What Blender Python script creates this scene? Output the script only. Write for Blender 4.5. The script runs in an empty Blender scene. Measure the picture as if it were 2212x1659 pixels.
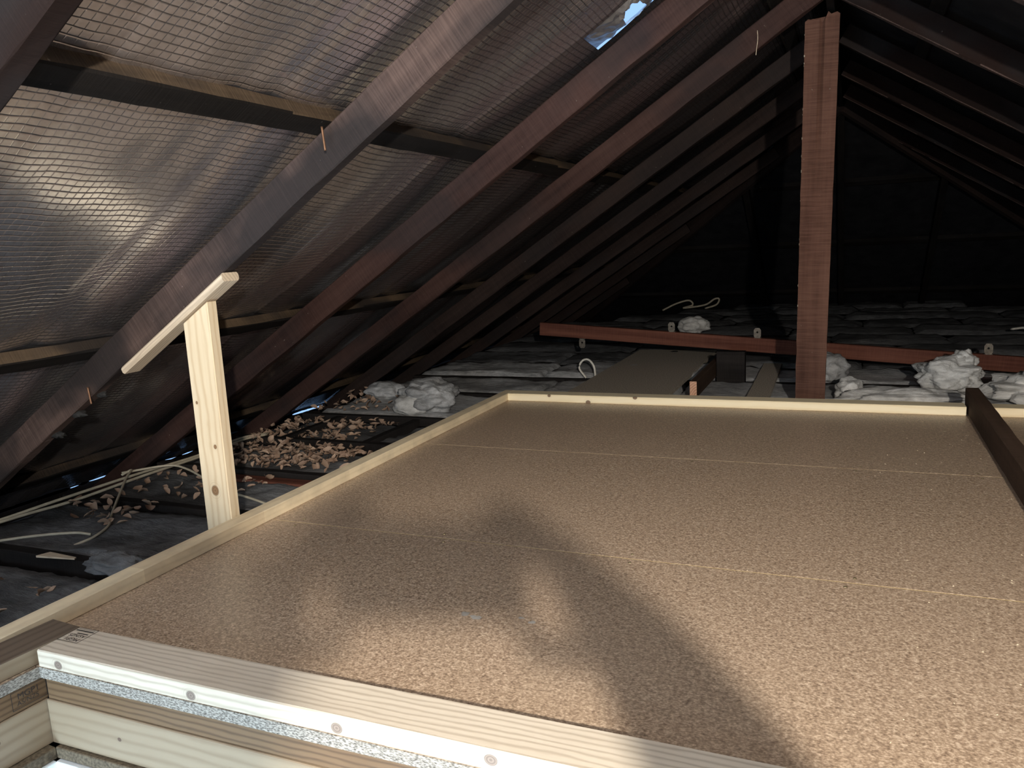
import bpy, bmesh, math, random
from mathutils import Vector, Matrix, noise
random.seed(7)
SC = bpy.context.scene
COL = SC.collection

# ------------------------------------------------------------------ camera
CAM_POS = Vector((0.0, 0.0, 0.75))
YAW, PITCH, ROLL, F_PX = math.radians(23.222), math.radians(9.952), math.radians(-2.825), 1728.5
def cam_axes():
    fwd = Vector((-math.sin(YAW) * math.cos(PITCH), math.cos(YAW) * math.cos(PITCH), -math.sin(PITCH)))
    rt = Vector((math.cos(YAW), math.sin(YAW), 0)); up = rt.cross(fwd)
    r = rt * math.cos(ROLL) + up * math.sin(ROLL)
    u = -rt * math.sin(ROLL) + up * math.cos(ROLL)
    return r, u, fwd
CR, CU, CF = cam_axes()
cam = bpy.data.cameras.new('camera'); cam.sensor_width = 36.0; cam.lens = F_PX / 2212 * 36.0
cam.clip_start = 0.01; cam.clip_end = 60
co = bpy.data.objects.new('camera', cam); COL.objects.link(co)
co.matrix_world = Matrix(((CR.x, CU.x, -CF.x, CAM_POS.x), (CR.y, CU.y, -CF.y, CAM_POS.y), (CR.z, CU.z, -CF.z, CAM_POS.z), (0, 0, 0, 1)))
SC.camera = co

# ------------------------------------------------------------------ world, lights, exposure
w = bpy.data.worlds.new('daylight'); SC.world = w; w.use_nodes = True
bg = w.node_tree.nodes['Background']; bg.inputs[0].default_value = (0.34, 0.58, 1.0, 1); bg.inputs[1].default_value = 1.2

def add_light(name, kind, loc, energy, color, **kw):
    l = bpy.data.lights.new(name, kind); l.energy = energy; l.color = color
    for k, v in kw.items(): setattr(l, k, v)
    o = bpy.data.objects.new(name, l); COL.objects.link(o); o.location = loc
    return o
# work lamp hung behind the photographer's shoulder
add_light('work_lamp', 'POINT', (0.50, -0.70, 1.07), 370, (1.0, 0.91, 0.80), shadow_soft_size=0.022)
# daylight in the room under the hatch
rl = add_light('room_daylight', 'AREA', (-0.95, -1.75, -1.25), 120, (0.60, 0.82, 1.0), shape='RECTANGLE', size=1.0, size_y=1.2)
rl.rotation_euler = (Vector((-0.75, 0.95, 0.0)) - Vector((-0.95, -1.75, -1.25))).to_track_quat('-Z', 'Y').to_euler()
# added bluish fill at the end wall behind the hatch, lifting the shadows
wl = add_light('end_wall_fill', 'AREA', (-0.75, -1.58, 0.55), 30, (0.60, 0.82, 1.0), shape='RECTANGLE', size=1.1, size_y=0.8)
wl.rotation_euler = Vector((0.0, 1.0, -0.05)).to_track_quat('-Z', 'Z').to_euler()

SC.view_settings.view_transform = 'Standard'; SC.view_settings.look = 'None'
SC.view_settings.gamma = 1.0; SC.view_settings.use_curve_mapping = False
SC.view_settings.exposure = 0.0

# ------------------------------------------------------------------ materials
class NT:
    def __init__(s, name):
        s.m = bpy.data.materials.new(name); s.m.use_nodes = True
        s.t = s.m.node_tree; s.b = s.t.nodes['Principled BSDF']
    def n(s, typ, **kw):
        nd = s.t.nodes.new(typ)
        for k, v in kw.items():
            if k.startswith('i_'):
                key = k[2:].replace('_', ' ')
                nd.inputs[key].default_value = v
            else: setattr(nd, k, v)
        return nd
    def l(s, a, b): s.t.links.new(a, b)
    def math(s, op, a, b=None, c=None, clamp=False):
        nd = s.n('ShaderNodeMath', operation=op); nd.use_clamp = clamp
        for i, v in enumerate((a, b, c)):
            if v is None: continue
            if isinstance(v, (int, float)): nd.inputs[i].default_value = v
            else: s.l(v, nd.inputs[i])
        return nd.outputs[0]
    def ramp(s, fac, stops):
        nd = s.n('ShaderNodeValToRGB'); s.l(fac, nd.inputs[0]); cr = nd.color_ramp
        while len(cr.elements) < len(stops): cr.elements.new(0.5)
        for e, (p, c) in zip(cr.elements, stops):
            e.position = p; e.color = (c, c, c, 1) if isinstance(c, (int, float)) else (*c, 1)
        return nd.outputs[0]
    def mix(s, fac, a, b, mode='MIX'):
        nd = s.n('ShaderNodeMix', data_type='RGBA', blend_type=mode)
        for inp, v in ((nd.inputs[0], fac), (nd.inputs[6], a), (nd.inputs[7], b)):
            if isinstance(v, (int, float)): inp.default_value = v
            elif isinstance(v, tuple): inp.default_value = (*v, 1)
            else: s.l(v, inp)
        return nd.outputs[2]
    def coord(s, kind='Object', scale=(1, 1, 1), loc=(0, 0, 0), rnd=0.0):
        tc = s.n('ShaderNodeTexCoord'); mp = s.n('ShaderNodeMapping')
        mp.inputs['Scale'].default_value = scale; mp.inputs['Location'].default_value = loc
        v = tc.outputs[kind]
        if rnd:
            oi = s.n('ShaderNodeObjectInfo'); ad = s.n('ShaderNodeVectorMath', operation='ADD')
            k = s.n('ShaderNodeVectorMath', operation='SCALE'); k.inputs[3].default_value = rnd
            cx = s.n('ShaderNodeCombineXYZ'); s.l(oi.outputs['Random'], cx.inputs[0]); s.l(oi.outputs['Random'], cx.inputs[1])
            s.l(cx.outputs[0], k.inputs[0]); s.l(v, ad.inputs[0]); s.l(k.outputs[0], ad.inputs[1]); v = ad.outputs[0]
        s.l(v, mp.inputs[0]); return mp.outputs[0]
    def noise(s, vec, scale, detail=4, rough=0.55, dist=0.0):
        nd = s.n('ShaderNodeTexNoise'); s.l(vec, nd.inputs['Vector'])
        nd.inputs['Scale'].default_value = scale; nd.inputs['Detail'].default_value = detail
        nd.inputs['Roughness'].default_value = rough; nd.inputs['Distortion'].default_value = dist
        return nd.outputs['Fac']
    def bump(s, h, strength=0.3, dist=0.01):
        nd = s.n('ShaderNodeBump'); nd.inputs['Strength'].default_value = strength; nd.inputs['Distance'].default_value = dist
        s.l(h, nd.inputs['Height']); s.l(nd.outputs[0], s.b.inputs['Normal'])
    def out(s, color=None, rough=None, metal=None, spec=None):
        for k, v in (('Base Color', color), ('Roughness', rough), ('Metallic', metal), ('Specular IOR Level', spec)):
            if v is None: continue
            if isinstance(v, (int, float)): s.b.inputs[k].default_value = v
            elif isinstance(v, tuple): s.b.inputs[k].default_value = (*v, 1)
            else: s.l(v, s.b.inputs[k])
        return s.m

def hardwood(name, dark, light, streak=0.5, saw=0.35, soot=0.0, rough=0.75):
    """old rough-sawn hardwood: long grain along X, saw marks across it, sooty patches"""
    k = NT(name)
    g = k.noise(k.coord(scale=(1.5, 34, 34), rnd=7), 1.0, 6, 0.6)
    b = k.noise(k.coord(scale=(1.2, 3, 3), rnd=5), 2.0, 4)
    sw = k.noise(k.coord(scale=(210, 7, 7), rnd=3), 1.0, 3, 0.6)
    f = k.math('ADD', k.math('MULTIPLY', g, streak), k.math('MULTIPLY', b, 1 - streak))
    c = k.ramp(f, [(0.32, dark), (0.68, light)])
    c = k.mix(k.math('MULTIPLY', k.ramp(sw, [(0.4, 0), (0.62, 1)]), saw), c, tuple(min(1, x * 1.7 + 0.01) for x in light))
    if soot:
        s2 = k.noise(k.coord(scale=(1.5, 2.5, 2.5), rnd=9), 1.3, 3)
        c = k.mix(k.math('MULTIPLY', k.ramp(s2, [(0.46, 0), (0.58, 1)]), soot), c, (0.02, 0.019, 0.02))
    sp = k.noise(k.coord(scale=(60, 60, 60), rnd=2), 1.0, 2)
    c = k.mix(k.ramp(sp, [(0.74, 0), (0.78, 0.35)]), c, (0.30, 0.27, 0.24))
    k.bump(k.math('ADD', k.math('MULTIPLY', sw, 0.7), g), 0.35, 0.004)
    return k.out(c, rough, spec=0.07)

def pine(name, early, late, rough=0.55, ring=42.0, off=(0, 0.045, 0.03), knots=(), knot_c=(0.30, 0.20, 0.13), blocks=0.0, grime=0.0, contrast=1.0):
    """sawn pine: growth rings about the length axis X, optional knots and finger-jointed blocks"""
    k = NT(name)
    n1 = k.noise(k.coord(scale=(0.9, 6, 6), rnd=4), 1.0, 3)
    tc = k.coord(scale=(0.25, 1, 1), loc=off)
    ad = k.n('ShaderNodeVectorMath', operation='ADD'); sc = k.n('ShaderNodeVectorMath', operation='SCALE'); sc.inputs[3].default_value = 0.022
    cx = k.n('ShaderNodeCombineXYZ'); k.l(n1, cx.inputs[1]); k.l(n1, cx.inputs[2])
    k.l(cx.outputs[0], sc.inputs[0]); k.l(tc, ad.inputs[0]); k.l(sc.outputs[0], ad.inputs[1])
    wv = k.n('ShaderNodeTexWave', wave_type='RINGS', rings_direction='X', wave_profile='SIN')
    wv.inputs['Scale'].default_value = ring; wv.inputs['Distortion'].default_value = 2.6; wv.inputs['Detail'].default_value = 3
    wv.inputs['Detail Scale'].default_value = 1.6
    k.l(ad.outputs[0], wv.inputs['Vector'])
    fine = k.noise(k.coord(scale=(3, 120, 120), rnd=3), 1.0, 4)
    f = k.math('ADD', k.math('MULTIPLY', k.math('POWER', wv.outputs['Fac'], 2.5), 0.62 * contrast), k.math('MULTIPLY', fine, 0.38))
    c = k.ramp(f, [(0.18, early), (0.85, late)])
    b = k.noise(k.coord(scale=(1.6, 4, 4), rnd=8), 1.5, 3)
    c = k.mix(k.math('MULTIPLY', k.ramp(b, [(0.4, 0), (0.7, 1)]), 0.35), c, late)
    if blocks:
        tx = k.n('ShaderNodeSeparateXYZ'); k.l(k.coord(), tx.inputs[0])
        fl = k.math('FLOOR', k.math('DIVIDE', tx.outputs[0], blocks))
        wn = k.n('ShaderNodeTexWhiteNoise', noise_dimensions='1D'); k.l(fl, wn.inputs['W'])
        c = k.mix(0.45, c, k.ramp(wn.outputs['Value'], [(0.0, tuple(x * 0.85 for x in late)), (1.0, tuple(min(1, x * 1.1) for x in early))]))
    if grime:
        gq = k.noise(k.coord(scale=(7, 9, 9), rnd=2), 1.6, 5)
        c = k.mix(k.math('MULTIPLY', k.ramp(gq, [(0.45, 0), (0.7, 1)]), grime), c, (0.17, 0.14, 0.11))
    for (kx, ky, kz, r) in knots:
        tcn = k.coord(); sb = k.n('ShaderNodeVectorMath', operation='SUBTRACT'); sb.inputs[1].default_value = (kx, ky, kz); k.l(tcn, sb.inputs[0])
        ml = k.n('ShaderNodeVectorMath', operation='MULTIPLY'); ml.inputs[1].default_value = (0.85, 1, 1); k.l(sb.outputs[0], ml.inputs[0])
        ln = k.n('ShaderNodeVectorMath', operation='LENGTH'); k.l(ml.outputs[0], ln.inputs[0])
        d = k.math('DIVIDE', ln.outputs['Value'], r)
        rings = k.math('MULTIPLY_ADD', k.math('SINE', k.math('MULTIPLY', d, 13.0)), 0.5, 0.5)
        halo = k.ramp(k.math('DIVIDE', d, 3.0), [(0.30, 1.0), (0.75, 0.0)])
        c = k.mix(k.math('MULTIPLY', halo, k.math('MULTIPLY', rings, 0.45)), c, tuple(x * 0.75 for x in late))
        core = k.ramp(d, [(0.86, 1.0), (1.0, 0.0)])
        kc = k.mix(k.math('MULTIPLY', rings, 0.7), knot_c, tuple(x * 0.5 for x in knot_c))
        c = k.mix(core, c, kc)
        rim = k.ramp(d, [(0.84, 0.0), (0.95, 1.0), (1.08, 0.0)])
        c = k.mix(k.math('MULTIPLY', rim, 0.85), c, (0.07, 0.05, 0.04))
    k.bump(f, 0.12, 0.002)
    return k.out(c, rough, spec=0.35)

def plain(name, color, rough=0.6, metal=0.0, var=0.15, scale=30, spec=0.4):
    k = NT(name); n = k.noise(k.coord(rnd=3), scale, 4)
    c = k.ramp(n, [(0.3, tuple(x * (1 - var) for x in color)), (0.7, tuple(min(1, x * (1 + var)) for x in color))])
    return k.out(c, rough, metal, spec)

M = {}
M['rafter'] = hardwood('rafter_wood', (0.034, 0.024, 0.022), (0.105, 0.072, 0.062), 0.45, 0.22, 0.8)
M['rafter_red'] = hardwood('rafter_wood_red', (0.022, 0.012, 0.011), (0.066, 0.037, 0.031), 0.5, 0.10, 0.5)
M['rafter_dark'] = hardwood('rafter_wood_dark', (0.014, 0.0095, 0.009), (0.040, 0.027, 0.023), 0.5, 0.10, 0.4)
M['rafter_darkest'] = hardwood('rafter_wood_darkest', (0.006, 0.004, 0.004), (0.020, 0.011, 0.009), 0.4, 0.03, 0.6)  # right slope: shade on the front faces is put into this colour
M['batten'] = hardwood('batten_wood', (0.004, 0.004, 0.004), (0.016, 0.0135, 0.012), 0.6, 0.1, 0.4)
M['batten_side'] = hardwood('batten_paler_side', (0.020, 0.015, 0.011), (0.11, 0.078, 0.05), 0.5, 0.2, 0.75)
M['joist'] = hardwood('joist_wood', (0.008, 0.007, 0.007), (0.030, 0.026, 0.024), 0.5, 0.1, 0.3, 0.9)
M['red_beam'] = hardwood('hanging_beam_wood', (0.070, 0.025, 0.018), (0.19, 0.078, 0.053), 0.7, 0.08, 0.0)
M['post'] = hardwood('post_wood', (0.060, 0.029, 0.021), (0.145, 0.076, 0.055), 0.4, 0.20, 0.0)
M['dark_beam'] = hardwood('cross_beam_wood', (0.042, 0.026, 0.018), (0.10, 0.066, 0.047), 0.5, 0.15, 0.15)
M['strut'] = pine('strut_pine', (0.84, 0.72, 0.52), (0.66, 0.51, 0.32), 0.5, 22, (0, 0.02, 0.10), [(0.26, 0.044, -0.0175, 0.0125), (0.385, 0.062, -0.0175, 0.0055), (0.506, 0.015, -0.0175, 0.004)], (0.36, 0.22, 0.12), contrast=0.8)
M['packer'] = pine('packer_pine', (0.72, 0.60, 0.45), (0.52, 0.42, 0.31), 0.6, 30, (0, 0.05, 0.02))
M['curb_far'] = pine('curb_pine', (0.97, 0.85, 0.60), (0.88, 0.74, 0.48), 0.5, 12, (0, 0.05, 0.02), [(0.21, -0.04, 0.030, 0.007), (0.62, -0.04, 0.033, 0.009), (0.40, -0.04, 0.004, 0.010), (2.05, -0.04, 0.02, 0.008)])
M['curb_side'] = pine('side_curb_pine', (0.95, 0.80, 0.56), (0.80, 0.65, 0.43), 0.55, 18, (0, 0.05, 0.06), (), blocks=0.42, grime=0.22)
M['near_beam'] = pine('near_beam_pine', (0.72, 0.64, 0.52), (0.46, 0.385, 0.29), 0.5, 30, (0, 0.16, 0.09),
                      [(0.052, -0.047, 0.012, 0.0085), (0.373, -0.047, 0.012, 0.0085), (0.669, -0.047, 0.013, 0.009), (0.932, -0.047, 0.018, 0.009)], (0.30, 0.235, 0.19), contrast=0.75)
M['hatch_brown'] = pine('hatch_pine_brown', (0.19, 0.118, 0.062), (0.105, 0.062, 0.032), 0.55, 26, (0, 0.04, 0.09))
M['hatch_top'] = pine('hatch_pine_weathered', (0.19, 0.145, 0.105), (0.125, 0.092, 0.066), 0.6, 16, (0, 0.1, 0.03))
M['hatch_pale'] = pine('hatch_pine_pale', (0.36, 0.285, 0.195), (0.29, 0.22, 0.145), 0.55, 15, (0, 0.03, 0.08), [(0.18, -0.0225, 0.045, 0.004), (1.70, -0.0225, 0.055, 0.005), (1.62, -0.0225, 0.02, 0.007)], (0.16, 0.10, 0.07))
M['endgrain'] = pine('end_grain_pine', (0.74, 0.45, 0.30), (0.48, 0.24, 0.15), 0.7, 30, (0, 0.05, 0.01))
M['tongue'] = plain('seam_tongue', (0.55, 0.42, 0.18), 0.5)
M['screw'] = plain('screw_steel', (0.5, 0.42, 0.25), 0.35, 0.9)
M['steel'] = plain('bracket_steel', (0.16, 0.14, 0.115), 0.6, 0.5, 0.4, 60)
M['hole'] = plain('hole_dark', (0.004, 0.004, 0.004), 0.9)
M['nail'] = plain('nail_rust', (0.22, 0.12, 0.07), 0.5, 0.6)
M['cable'] = plain('cable_cream', (0.46, 0.41, 0.31), 0.5)
M['cable_white'] = plain('cable_white', (0.75, 0.72, 0.64), 0.5)
M['ink'] = plain('stamp_ink', (0.035, 0.03, 0.028), 0.7)
M['lining'] = plain('hatch_lining_white', (0.85, 0.90, 0.93), 0.4, 0, 0.02)
M['plaster'] = plain('plasterboard', (0.10, 0.095, 0.09), 0.9, 0, 0.3, 8)
M['edge_brown'] = plain('edge_strip_brown', (0.13, 0.10, 0.065), 0.8, 0, 0.5, 160)
M['room_white'] = plain('room_paint', (0.8, 0.8, 0.8), 0.7, 0, 0.02)
M['room_floor'] = plain('room_floorboards', (0.35, 0.25, 0.16), 0.5, 0, 0.2, 4)
M['end_wall'] = plain('end_wall_brick', (0.12, 0.09, 0.08), 0.9, 0, 0.3, 6)
M['web'] = plain('cobweb_dust', (0.022, 0.022, 0.022), 0.95, 0, 0.4, 80)

def mat_floor():
    k = NT('flooring_board_face')
    a = k.noise(k.coord(scale=(0.8, 1, 1), rnd=4), 260, 3, 0.6)
    b = k.noise(k.coord(rnd=4), 90, 4, 0.6)
    big = k.noise(k.coord(rnd=4), 2.2, 3)
    f = k.math('ADD', k.math('MULTIPLY', a, 0.62), k.math('MULTIPLY', b, 0.38))
    c = k.ramp(f, [(0.34, (0.17, 0.115, 0.078)), (0.50, (0.44, 0.322, 0.222)), (0.66, (0.78, 0.63, 0.47))])
    c = k.mix(k.ramp(big, [(0.35, 0.0), (0.75, 0.22)]), c, (0.50, 0.38, 0.28))
    sp = k.noise(k.coord(rnd=6), 120, 1)
    c = k.mix(k.ramp(sp, [(0.80, 0), (0.83, 0.8)]), c, (0.6, 0.5, 0.36))
    k.bump(f, 0.10, 0.001)
    r = k.ramp(b, [(0.3, 0.32), (0.7, 0.46)])
    return k.out(c, r, spec=0.45)
M['floor'] = mat_floor()
def mat_old_board():
    k = NT('walk_board_face')
    a = k.noise(k.coord(), 150, 4, 0.6)
    c = k.ramp(a, [(0.36, (0.28, 0.24, 0.19)), (0.62, (0.56, 0.50, 0.41))])
    return k.out(c, 0.85)
M['walk'] = mat_old_board()
def mat_chip():
    k = NT('chipboard_edge')
    v = k.n('ShaderNodeTexVoronoi'); k.l(k.coord(scale=(0.45, 0.45, 1.3)), v.inputs['Vector']); v.inputs['Scale'].default_value = 420
    a = k.noise(k.coord(scale=(0.5, 0.5, 1.3)), 330, 3)
    c = k.ramp(k.math('ADD', k.math('MULTIPLY', v.outputs['Distance'], 0.5), k.math('MULTIPLY', a, 0.6)), [(0.35, (0.09, 0.08, 0.068)), (0.52, (0.25, 0.23, 0.20)), (0.68, (0.45, 0.42, 0.37))])
    k.bump(a, 0.6, 0.002)
    return k.out(c, 0.85)
M['chip'] = mat_chip()

def mat_foil():
    k = NT('foil_sarking')
    tc = k.n('ShaderNodeTexCoord'); sep = k.n('ShaderNodeSeparateXYZ'); k.l(tc.outputs['UV'], sep.inputs[0])
    wob = k.noise(tc.outputs['UV'], 5.0, 3)
    u = k.math('MULTIPLY_ADD', wob, 0.02, sep.outputs[0]); v = k.math('MULTIPLY_ADD', wob, 0.015, sep.outputs[1])
    def line(x, per, wid):
        fr = k.math('FRACT', k.math('DIVIDE', x, per))
        d = k.math('ABSOLUTE', k.math('SUBTRACT', fr, 0.5))
        return k.ramp(d, [(0.0, 1.0), (wid, 0.0)])
    lu = line(u, 0.0185, 0.13); lv = line(v, 0.0195, 0.09)
    n1 = k.noise(tc.outputs['UV'], 11, 4); n2 = k.noise(tc.outputs['UV'], 2.3, 3); n3 = k.noise(tc.outputs['UV'], 60, 3)
    h = k.math('ADD', k.math('MULTIPLY', lu, 0.30), k.math('MULTIPLY', lv, 0.10))
    h = k.math('ADD', h, k.math('MULTIPLY', n1, 0.30))
    dust = k.ramp(k.math('MULTIPLY_ADD', n3, 0.4, k.math('MULTIPLY', n2, 0.6)), [(0.42, 0.0), (0.62, 1.0)])
    c = k.mix(dust, (0.90, 0.91, 0.98), (0.68, 0.68, 0.73))
    c = k.mix(k.math('MULTIPLY', k.math('MAXIMUM', lu, k.math('MULTIPLY', lv, 0.5)), 0.5), c, (0.14, 0.13, 0.125))
    # the foil colour steps darker, strip by strip, away from the hatch
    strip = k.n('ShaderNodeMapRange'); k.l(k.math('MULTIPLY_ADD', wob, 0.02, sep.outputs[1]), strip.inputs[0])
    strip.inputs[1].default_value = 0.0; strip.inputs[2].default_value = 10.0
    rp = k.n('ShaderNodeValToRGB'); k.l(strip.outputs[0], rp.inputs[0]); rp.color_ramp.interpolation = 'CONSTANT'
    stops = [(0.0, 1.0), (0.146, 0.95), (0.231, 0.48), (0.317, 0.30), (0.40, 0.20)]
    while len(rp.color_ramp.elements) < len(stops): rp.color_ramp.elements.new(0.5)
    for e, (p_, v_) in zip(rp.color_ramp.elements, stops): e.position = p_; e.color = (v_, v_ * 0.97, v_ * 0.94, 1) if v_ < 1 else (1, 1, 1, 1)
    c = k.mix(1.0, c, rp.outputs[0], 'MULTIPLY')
    k.bump(h, 0.75, 0.006)
    r = k.ramp(n2, [(0.3, 0.17), (0.7, 0.31)])
    return k.out(c, r, 0.95)
M['foil'] = mat_foil()
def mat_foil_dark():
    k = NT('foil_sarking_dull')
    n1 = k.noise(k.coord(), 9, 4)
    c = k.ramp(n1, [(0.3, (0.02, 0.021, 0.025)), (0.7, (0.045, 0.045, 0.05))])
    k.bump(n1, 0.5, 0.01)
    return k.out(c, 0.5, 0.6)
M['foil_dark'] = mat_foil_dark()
M['flap'] = plain('torn_foil', (0.46, 0.47, 0.49), 0.38, 0.9, 0.1, 20)

def mat_wool(name, dark, light, dirt=0.4):
    k = NT(name)
    n1 = k.noise(k.coord(rnd=6), 16, 6, 0.65); n2 = k.noise(k.coord(rnd=6), 3.0, 4); n3 = k.noise(k.coord(scale=(8, 40, 30), rnd=6), 2.0, 5, 0.7)
    c = k.ramp(k.math('ADD', k.math('MULTIPLY', n1, 0.5), k.math('MULTIPLY', n3, 0.5)), [(0.33, dark), (0.68, light)])
    c = k.mix(k.math('MULTIPLY', k.ramp(n2, [(0.45, 0), (0.62, 1)]), dirt), c, tuple(x * 0.45 for x in dark))
    k.bump(k.math('ADD', n1, n3), 0.6, 0.012)
    return k.out(c, 0.97, spec=0.1)
M['wool_grey'] = mat_wool('insulation_dusty', (0.27, 0.276, 0.282), (0.68, 0.69, 0.70), 0.5)
M['wool_sooty_dim'] = mat_wool('insulation_sooty_dim', (0.08, 0.082, 0.086), (0.24, 0.245, 0.252), 0.65)  # soot on the near batts; on far rows, lamp fall-off put into colour
M['wool_pale'] = mat_wool('insulation_pale', (0.40, 0.395, 0.38), (0.86, 0.86, 0.84), 0.22)
def mat_leaf(name, a, b):
    k = NT(name); oi = k.n('ShaderNodeObjectInfo'); n = k.noise(k.coord(rnd=5), 60, 3)
    c = k.mix(k.math('MULTIPLY_ADD', oi.outputs['Random'], 0.8, k.math('MULTIPLY', n, 0.2)), a, b)
    return k.out(c, 0.75)
M['leaf'] = mat_leaf('dry_leaf', (0.17, 0.095, 0.062), (0.56, 0.41, 0.30))

# ------------------------------------------------------------------ helpers
def link(o, parent=None):
    COL.objects.link(o)
    if parent is not None: o.parent = parent
    return o
def tag(o, label, cat, group=None, kind=None):
    if label: o['label'] = label
    if cat: o['category'] = cat
    if group: o['group'] = group
    if kind: o['kind'] = kind
    return o
def struct(o, label=None):
    o['kind'] = 'structure'
    if label: o['label'] = label
    return o
def empty(name, loc=(0, 0, 0), rz=0.0):
    o = bpy.data.objects.new(name, None); COL.objects.link(o); o.location = loc; o.rotation_euler = (0, 0, rz); o.empty_display_size = 0.05
    return o
def mesh_obj(name, verts, faces, mat, parent=None, smooth=False):
    me = bpy.data.meshes.new(name); me.from_pydata([tuple(v) for v in verts], [], faces); me.update()
    if mat is not None: me.materials.append(mat)
    if smooth:
        for p in me.polygons: p.use_smooth = True
    return link(bpy.data.objects.new(name, me), parent)
def timber_mesh(L, w, h, bev=0.0015, seg=1, rough=0.0, seed=0, wane=0.0):
    """length along +X from 0 to L, width along Y centred, height along Z from 0; chamfered arrises, optional wobble"""
    b = bev; a = w / 2
    sec = [(-a + b, 0), (a - b, 0), (a, b), (a, h - b), (a - b, h), (-a + b, h), (-a, h - b), (-a, b)]
    V, Fc = [], []
    for i in range(seg + 1):
        x = L * i / seg
        for j, (y, z) in enumerate(sec):
            dy = dz = 0.0
            if rough:
                n = noise.noise_vector(Vector((x * 9 + seed * 3.1, j * 0.7, seed)))
                dy, dz = n.y * rough, n.z * rough
            if wane and j in (0, 1):
                q = max(0.0, noise.noise(Vector((x * 5 + seed, j * 2.0, 3.3))))
                dz += q * wane
            V.append((x, y + dy, z + dz))
    m = len(sec)
    for i in range(seg):
        for j in range(m):
            p = i * m + j; q = i * m + (j + 1) % m
            Fc.append((p, p + m, q + m, q))
    Fc.append(tuple(reversed(range(0, m)))[::-1]); Fc.append(tuple(range(seg * m, seg * m + m)))
    me = bpy.data.meshes.new('timber'); me.from_pydata(V, [], Fc); me.update()
    bm = bmesh.new(); bm.from_mesh(me); bmesh.ops.recalc_face_normals(bm, faces=bm.faces); bm.to_mesh(me); bm.free()
    return me
def frame_matrix(p0, xdir, up):
    x = Vector(xdir).normalized(); z = Vector(up); z = (z - x * z.dot(x)).normalized(); y = z.cross(x)
    return Matrix(((x.x, y.x, z.x, p0[0]), (x.y, y.y, z.y, p0[1]), (x.z, y.z, z.z, p0[2]), (0, 0, 0, 1)))
def timber(name, p0, p1, w, h, up, mat, parent=None, **kw):
    p0, p1 = Vector(p0), Vector(p1)
    me = timber_mesh((p1 - p0).length, w, h, **kw); me.name = name; me.materials.append(mat)
    o = bpy.data.objects.new(name, me); COL.objects.link(o)
    o.matrix_world = frame_matrix(p0, p1 - p0, up)
    if parent is not None:
        o.parent = parent; bpy.context.view_layer.update()
        o.matrix_parent_inverse = parent.matrix_world.inverted()
    return o
def part_of(o, parent):
    bpy.context.view_layer.update()
    o.parent = parent; o.matrix_parent_inverse = parent.matrix_world.inverted(); return o
def box(name, lo, hi, mat, parent=None, bev=0.0015):
    """axis-aligned board as a timber whose grain runs along its longest side"""
    d = [hi[i] - lo[i] for i in range(3)]
    if d[0] >= d[1]:
        return timber(name, (lo[0], (lo[1] + hi[1]) / 2, lo[2]), (hi[0], (lo[1] + hi[1]) / 2, lo[2]), d[1], d[2], (0, 0, 1), mat, parent, bev=bev)
    return timber(name, ((lo[0] + hi[0]) / 2, lo[1], lo[2]), ((lo[0] + hi[0]) / 2, hi[1], lo[2]), d[0], d[2], (0, 0, 1), mat, parent, bev=bev)
def spline(pts, per=6):
    """Catmull-Rom through the points"""
    P_ = [Vector(p) for p in pts]; P_ = [P_[0] * 2 - P_[1]] + P_ + [P_[-1] * 2 - P_[-2]]; out = []
    for i in range(1, len(P_) - 2):
        a, b, c, d = P_[i - 1:i + 3]
        for k in range(per):
            t = k / per
            out.append(0.5 * ((2 * b) + (c - a) * t + (2 * a - 5 * b + 4 * c - d) * t * t + (3 * b - a - 3 * c + d) * t ** 3))
    return out + [P_[-2]]
def tube(name, pts, r, mat, parent=None, sides=8, per=6):
    Q = spline(pts, per); V, Fc = [], []; up = Vector((0.13, 0.21, 0.97))
    for i, q in enumerate(Q):
        d = (Q[min(i + 1, len(Q) - 1)] - Q[max(i - 1, 0)]).normalized()
        a = d.cross(up).normalized(); b = a.cross(d)
        for k in range(sides):
            th = 2 * math.pi * k / sides; V.append(q + a * math.cos(th) * r + b * math.sin(th) * r)
    for i in range(len(Q) - 1):
        for k in range(sides):
            p = i * sides + k; n_ = i * sides + (k + 1) % sides; Fc.append((p, n_, n_ + sides, p + sides))
    Fc.append(tuple(range(sides))[::-1]); Fc.append(tuple(range(len(V) - sides, len(V))))
    return mesh_obj(name, V, Fc, mat, parent, True)

# ------------------------------------------------------------------ roof geometry
P = math.radians(32.3); S, Cc = math.sin(P), math.cos(P)
X0 = -0.10                     # ridge
OFF_U, OFF_T, OFF_B = 1.400, 1.4875, 1.527   # rafter underside, rafter top, batten top (distance from origin along the slope normal)
def zl(x, off): return (off + x * S) / Cc                 # left slope height
def zr(x, off): return (off - (x - 2 * X0) * S) / Cc      # right slope height
YH = 6.40                                                 # ridge end, hip starts
OFFR = lambda off: off + X0 * S
def zh(y, off): return (OFFR(off) - (y - YH) * S) / Cc    # hip slope height
NL = Vector((-S, 0, Cc)); NR = Vector((S, 0, Cc)); NH = Vector((0, S, Cc))
RY = [0.782, 1.65, 2.51, 3.37, 4.18, 5.00, 5.93, 6.80, 7.65, 8.45]     # rafter centre lines
RW = 0.040
BXL = [-0.30, -1.17, -2.03, -2.93]                        # lower edge of the battens
EAVE_X = -3.22

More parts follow.
